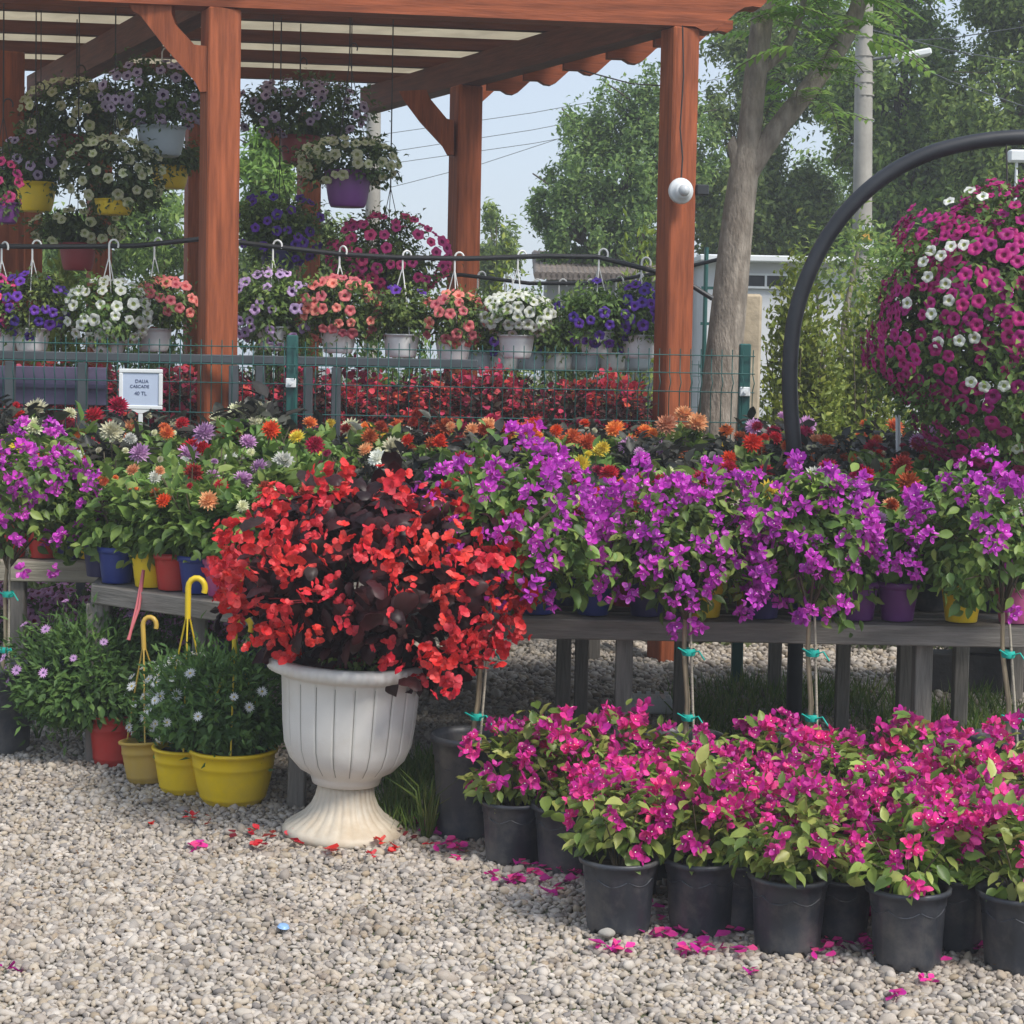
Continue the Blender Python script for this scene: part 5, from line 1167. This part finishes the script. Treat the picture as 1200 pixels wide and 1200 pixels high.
for (px, py, n_, rx, rz) in ((960, 10, 20, 60, 35), (935, 70, 11, 45, 30), (905, 20, 10, 25, 30), (1000, -20, 26, 70, 40), (930, -40, 22, 60, 40), (950, 120, 5, 30, 15), (1015, 40, 7, 20, 20), (915, 95, 5, 20, 20)):
    for k in range(n_):
        q = PT(px + fr_rn.uniform(-rx, rx) * .8, py + fr_rn.uniform(-rz, rz) * .8); q.y += fr_rn.uniform(-.4, .4); a = fr_rn.uniform(0, 6.28)
        frond(q, (math.cos(a), math.sin(a) * .7, fr_rn.uniform(-.2, .35)), fr_rn.uniform(.22, .36))
mbf.build('twig', M['twig'], tt)
V, Fc = inst(leaf_t(.36, .05, .15), np.array([v[0] for v in Vl]), np.array([v[1] for v in Vl]), np.array([v[2] for v in Vl]), np.array([v[3] for v in Vl])); obj('crown', np_mesh('crown', V, [(Fc, 0)], [M['tree_c']]), tt)
# stone block behind the fence, right of the trunk
sb = W(876, 420, 10.9); mb = MB(); mb.box((0, 0, sb.z / 2 + .17), (.14, .12, W(876, 338, 10.9).z), 0, bev=.015)
tag(mb.build('stone_post', M['stone_post'], None, (sb.x, 10.9, 0)), 'pale rough stone post between the forked tree and the green fence end', 'post')
mb = MB(); tp = W(832, 400, 13.2)
for dx in (-.04, .06): mb.tube([(dx, 0, 0), (dx, 0, W(832, 290, 13.2).z)], .016, 6)
for z in (1.2, 1.5, 1.8, 2.05): mb.box((.01, 0, z), (.16, .02, .02))
tag(mb.build('ladder_frame', M['fence_green'], None, (tp.x, 13.2, 0)), 'narrow pale green metal frame left of the forked trunk', 'frame')
# concrete lamp pole
py_ = 15.0; pb_ = W(1009, 400, py_); lt = thing('lamp_pole', 'tapering concrete pole with a white street lamp and a small sign', 'street lamp', (pb_.x, py_, 0)); o_ = Vector((pb_.x, py_, 0))
mb = MB(); mb.tube([Vector((0, 0, 0)), W(1010, 300, py_) - o_, W(1013, 10, py_) - o_, W(1014, -80, py_) - o_], [.088, .08, .068, .06], 8)
for py in (44, 66, 84, 97, 112, 140): mb.tube([W(1013, py, py_) - o_ - Vector((0, 0, .004)), W(1013, py, py_) - o_ + Vector((0, 0, .004))], .077, 12)
mb.build('pole', M['concrete'], lt)
mb = MB(); mb.tube([W(1018, 70, py_) - o_, W(1048, 66, py_) - o_], .014, 8); mb.build('arm', M['wire_grey'], lt)
mb = MB(); c_ = W(1068, 65, py_) - o_; mb.box((0, 0, 0), (.30, .14, .055), 0, bev=.02); lh = mb.build('lamp_head', M['white_paint'], lt, c_); lh.rotation_euler = (0, R(-12), 0)
mb = MB(); c_ = W(1013.5, 279, py_) - o_; c_.y = -.095; mb.box((0, 0, 0), (.105, .008, .185), 0, bev=.002); sg = mb.build('sign_plate', M['bluegrey_pot'], lt, c_)
mb = MB(); mb.box((0, -.008, .004), (.085, .006, .08), 0, bev=.002); mb.build('orange_panel', M['orange_sign'], sg)
mb = MB(); mb.box((0, -.008, -.075), (.10, .006, .035), 0, bev=.002); mb.box((0, -.008, .07), (.06, .006, .035), 0, bev=.002); mb.build('white_panel', M['white_paint'], sg)
text('NO', .03, (0, -.0125, .07), M['ink'], sg)
gp = W(437, 400, 16); mb = MB(); mb.tube([(0, 0, 0), tuple(W(438, 130, 16) - Vector((gp.x, 16, 0))), tuple(W(438, 60, 16) - Vector((gp.x, 16, 0)))], [.075, .06, .055], 8)
tag(mb.build('utility_pole', M['concrete'], None, (gp.x, 16, 0)), 'plain grey pole against the sky behind the cream basket', 'pole')
sl = W(1193, 183, 15.5); mb = MB(); mb.box((0, 0, 0), (.16, .1, .1), 0, bev=.015); mb.tube([(-.01, 0, -.05), (-.01, 0, -.35), (-.01, .0, -sl.z)], .012, 6)
tag(mb.build('floodlight', M['white_paint'], None, (sl.x, 15.5, sl.z)), 'small white box floodlight on a thin pole at the right edge', 'lamp')
# wires in the sky
GW = 'overhead wires'
for i, (a, b, Y0, Y1, lab) in enumerate((((300, 410), (1400, -80), 24, 24, 'faint overhead wire crossing the sky lowest, above the far trees'),)): pass
wires = [((150, 148), (1100, -60), 'highest thin overhead wire in the sky between the posts'), ((150, 200), (1100, 45), 'second thin overhead wire crossing the sky'), ((150, 225), (1100, 60), 'third thin overhead wire crossing the sky'),
         ((150, 235), (1100, 82), 'fourth thin overhead wire crossing the sky'), ((300, 260), (830, 105), 'lowest thin overhead wire behind the far trees')]
for (a, b, lab) in wires:
    p, q = W(a[0], a[1], 28), W(b[0], b[1], 28); mb = MB(); mb.tube([Vector((0, 0, 0)), (q - p) * .5 - Vector((0, 0, .12)), q - p], .006, 4)
    tag(mb.build('overhead_wire', M['wire_grey'], None, p), lab, 'wire', GW)
for (a, b, lab) in (((1022, 50), (1210, 30), 'pale wire running right from the top of the lamp pole'), ((1022, 35), (1210, 75), 'pale wire slanting down right above the street lamp'), ((1024, 55), (1210, 128), 'pale wire slanting down right below the street lamp'), ((680, 82), (800, 102), 'dark cable from the pergola corner to its front post')):
    Y = 15 if a[0] > 700 else 11; p, q = W(*a, Y), W(*b, Y - .5 if a[0] > 700 else Y); mb = MB(); mb.tube([Vector((0, 0, 0)), (q - p) * .5 - Vector((0, 0, .03)), q - p], .005, 4)
    tag(mb.build('overhead_wire', M['wire_grey'] if a[0] > 700 else M['string'], None, p), lab, 'wire', GW)
# white building
hY = 17.5; h0 = W(828, 400, hY).x; h1 = W(1085, 400, hY).x; zt = W(900, 308, hY).z; bw = thing('white_building', 'low white flat roofed building behind the forked tree', 'building', (h0, hY, 0))
mb = MB(); wi = h1 - h0; mb.box((wi / 2, 1.5, zt / 2), (wi, 3, zt)); mb.build('wall', M['white_wall'], bw)
mb = MB(); mb.box((wi / 2, 1.4, zt + .03), (wi + .2, 3.2, .06), 0, bev=.01); mb.build('roof', M['white_paint'], bw)
wx = W(895, 400, hY).x - h0; mb = MB(); zc2 = zt - .16
for z in (zc2 - .07, zc2 + .05): mb.box((wx, -.03, z), (.85, .02, .02))
for k in range(5): mb.box((wx - .4 + k * .2, -.03, zc2 - .01), (.02, .021, .1))
wf = mb.build('window_frame', M['white_paint'], bw); mb = MB(); mb.box((wx, -.005, zc2 - .01), (.82, .02, .1)); mb.build('pane', M['dark_box'], wf)
hY = 19; h0 = W(640, 400, hY).x; h1 = W(775, 400, hY).x; zt = W(700, 326, hY).z; bw = thing('grey_shed', 'low grey shed with brown tiled roof behind the second rail', 'building', (h0, hY, 0)); wi = h1 - h0
mb = MB(); mb.box((wi / 2, 1.2, zt / 2), (wi, 2.4, zt)); mb.build('wall', M['grey_wall'], bw)
mb = MB()
for k in range(26): mb.tube([(-.1 + k * (wi + .2) / 25, -.15, zt + .01), (-.1 + k * (wi + .2) / 25, 2.5, zt + .35)], .045, 6)
mb.build('roof', M['tile'], bw)

# ------------------------------------------------------------------ grass and small things
def tuft_mesh(seed, n=60, r=.12, h=.16):
    global RNG
    RNG = np.random.default_rng(seed); P = RNG.normal(size=(n, 3)) * [r * .5, r * .5, 0]; D = RNG.normal(size=(n, 3)) * [.4, .4, 0] + [0, 0, 1]; return inst(BLADE, P, D, RNG.normal(size=(n, 3)), h * RNG.uniform(.5, 1.2, n))
def grass(name, label, area, n, h, m, seed):
    rr = np.random.default_rng(seed); Vs = []
    x0, x1, y0, y1 = area; k = 900; P = np.stack([rr.uniform(x0, x1, n), rr.uniform(y0, y1, n), np.zeros(n)], 1)
    P[:, :2] += rr.normal(size=(n, 2)) * .03; keep = (np.sin(P[:, 0] * 5.1 + seed) * np.cos(P[:, 1] * 4.3) + rr.normal(size=n) * .3) > -.35; P = P[keep]; n = len(P)
    D = rr.normal(size=(n, 3)) * [.4, .4, 0] + [0, 0, 1]; V, Fc = inst(BLADE, P, D, rr.normal(size=(n, 3)), h * rr.uniform(.4, 1.3, n))
    return tag(obj(name, np_mesh(name, V, [(Fc, 0)], [M[m]]), None), label, 'grass', kind='stuff')
grass('grass', 'green grass growing under and behind the right tables', (.75, 2.3, 6.9, 9.0), 9000, .11, 'grass', 1)
grass('grass', 'short grass round the foot of the urn and the black pots', (-.42, .0, 6.2, 7.2), 4500, .10, 'grass', 2)
grass('wild_grass', 'tall dry wild grass behind the fence at right', (.9, 4.2, 10.2, 13.5), 16000, .5, 'drygrass', 3)
grass('grass', 'patchy grass behind the left tables', (-3.4, -1.2, 9.2, 12), 7000, .12, 'grass', 4)
grass('grass', 'rough green grass on the ground far beyond the tables', (-4, 6, 12, 22), 26000, .3, 'grass', 5)
g = G(500, 984); mb = MB()
for k in range(18):
    a = random.uniform(0, 6.28); L_ = random.uniform(.12, .36); ln = random.uniform(.25, .75); d = Vector((math.cos(a), math.sin(a), 0))
    mb.tube([(0.01 * d.x, .01 * d.y, 0), d * ln * L_ * .35 + Vector((0, 0, L_ * .6)), d * ln * L_ + Vector((0, 0, L_ * .85))], [.0045, .004, .0008], 4, squash=.4)
tag(mb.build('grass_tuft', M['grass'], None, (g.x, g.y, 0)), 'tuft of long grass blades between the urn foot and the black pots', 'grass tuft')
g = G(44, 868); mb = MB()
for k in range(22):
    a = random.uniform(0, 6.28); L_ = random.uniform(.05, .11); d = Vector((math.cos(a), math.sin(a), 0)); mb.tube([(0, 0, 0), d * L_ * .4 + Vector((0, 0, L_))], [.003, .0008], 4, squash=.4)
tag(mb.build('grass_tuft', M['grass'], None, (g.x, g.y, 0)), 'small grass tuft on the gravel right of the left black pot', 'grass tuft')
# fallen petals
def petal(m, seed, n):
    rr = np.random.default_rng(seed); P = rr.normal(size=(n, 3)) * [.008, .008, .003]; D = rr.normal(size=(n, 3)) * [1, 1, .3]
    V, Fc = inst(BRACT, P, D, rr.normal(size=(n, 3)) * .3 + [0, 0, 1], rr.uniform(.018, .032, n)); return np_mesh('fallen_petals', V, [(Fc, 0)], [m])
PR = [petal(M['begonia_red'], s, 3 + s % 3) for s in range(3)]; PM = [petal(M['magenta'], s + 5, 3 + s % 4) for s in range(4)]
pet('dead_red', [(0.20,0.02,0.02),(0.32,0.03,0.03)]); PD = [petal(M['dead_red'], s + 25, 3) for s in range(2)]
PM.append(petal(M['p_wine'], 20, 4))
rr = random.Random(17)
reds = [(176, 973), (225, 966), (248, 970), (272, 990), (292, 983), (314, 990), (295, 1000), (340, 988), (352, 996), (383, 1003), (394, 1008), (307, 1000), (420, 990), (450, 996), (480, 985), (465, 1005), (500, 998), (440, 1012)]
reds = [(225, 966), (248, 970), (176, 973)] + reds[3:]
for (px, py) in reds:
    g = G(px, py); s = rr.uniform(1.0, 1.7) * (1.7 if px == 383 else 1); tag(obj('fallen_petals', rr.choice(PR + PD), None, (g.x, g.y, .026), (0, 0, rr.uniform(0, 6)), s), 'fallen scarlet begonia petals on the gravel near the urn', 'petals', 'fallen scarlet petals near the urn')
mag = [(227, 1000), (8, 1145), (538, 1013), (575, 1033), (598, 1042), (620, 1030), (633, 1022), (643, 1055), (670, 1040), (655, 1028), (675, 1032), (700, 1115), (722, 1122), (770, 1085), (765, 1070), (800, 1100), (830, 1108), (870, 1123), (875, 1150), (950, 1120), (970, 1112), (1000, 1105), (1010, 1118), (1083, 1160), (1050, 1173), (1130, 1115), (1120, 1100), (1145, 1120), (1140, 1095), (1095, 1135), (540, 1000), (560, 985), (585, 1000), (490, 972), (1015, 1080), (1120, 1075)]
mag += [(rr.uniform(560, 700), rr.uniform(1005, 1050)) for _ in range(9)] + [(rr.uniform(690, 1190), rr.uniform(1085, 1125)) for _ in range(20)] + [(rr.uniform(480, 560), rr.uniform(965, 1005)) for _ in range(5)]
for (px, py) in mag:
    g = G(px, py); tag(obj('fallen_petals', rr.choice(PM), None, (g.x, g.y, .026), (0, 0, rr.uniform(0, 6)), rr.uniform(1.0, 1.9)), 'fallen magenta bracts on the gravel beside the black pots', 'petals', 'fallen magenta bracts on the gravel')
g = G(332, 1096); mb = MB(); mb.lathe([(0, .006), (.011, .006), (.014, .005), (.015, 0), (.017, -.001)], 24); o = mb.build('bottle_cap', M['cap'], None, (g.x, g.y, .024)); o.rotation_euler = (.1, .15, 0); tag(o, 'pale blue bottle cap lying on the gravel below the urn', 'bottle cap')
g = G(711, 1105); V0, F0 = ico(3); RNG = np.random.default_rng(5); V0 = V0 * (1 + .06 * np.sin(V0[:, :1] * 4 + 1) + .05 * np.cos(V0[:, 1:2] * 5)) * [.024, .018, .013]
tag(obj('stone', np_mesh('stone', V0, [(F0, 0)], [M['concrete']]), None, (g.x, g.y, .028)), 'single larger pale stone at the foot of the leftmost front pot', 'stone')
g = G(760, 839); mb = MB(); mb.box((0, 0, .035), (.2, .12, .07), 0, bev=.008)
for k in range(5):
    for q in (-1, 1): mb.box((-.08 + k * .04, q * .045, .075), (.018, .018, .012))
tag(mb.build('foam_tray', M['white_paint'], None, (g.x, g.y, .02)), 'small white foam tray on the gravel under the right table', 'tray')

# dry leaf crumbs and twigs on the gravel
rr = np.random.default_rng(91); n = 900; P = np.stack([rr.uniform(-2.2, 2.2, n), rr.uniform(4.3, 8, n), np.full(n, .027)], 1)
P[:260, 0] = rr.normal(-1.25, .35, 260); P[:260, 1] = rr.normal(5.7, .35, 260)
V, Fc = inst(leaf_t(.5, .1, .1), P, rr.normal(size=(n, 3)) * [1, 1, .15], rr.normal(size=(n, 3)) * .3 + [0, 0, 1], rr.uniform(.007, .02, n))
M['dry_leaf'] = leafmat('dry_leaf', [(0.10,0.06,0.03),(0.20,0.12,0.06),(0.07,0.045,0.03),(0.28,0.19,0.10)], .8, .1)
tag(obj('leaf_litter', np_mesh('leaf_litter', V, [(Fc, 0)], [M['dry_leaf']])), 'scattered brown leaf crumbs lying on the pale gravel', 'leaf litter', kind='stuff')
# haze volume added over the whole yard to lighten shadows and far trees
hz = MB(); hz.box((0, 35, 7), (120, 112, 16)); hm = bpy.data.materials.new('added_haze'); hm.use_nodes = True; hn = hm.node_tree; hn.nodes.clear()
pv = hn.nodes.new('ShaderNodeVolumePrincipled'); pv.inputs['Density'].default_value = 0.0044; pv.inputs['Color'].default_value = (.96, .97, 1, 1); pv.inputs['Anisotropy'].default_value = 0.2
ho = hn.nodes.new('ShaderNodeOutputMaterial'); hn.links.new(pv.outputs[0], ho.inputs['Volume'])
tag(hz.build('haze', hm), 'thin pale haze added over the yard to soften its dark tones', 'haze', kind='stuff')
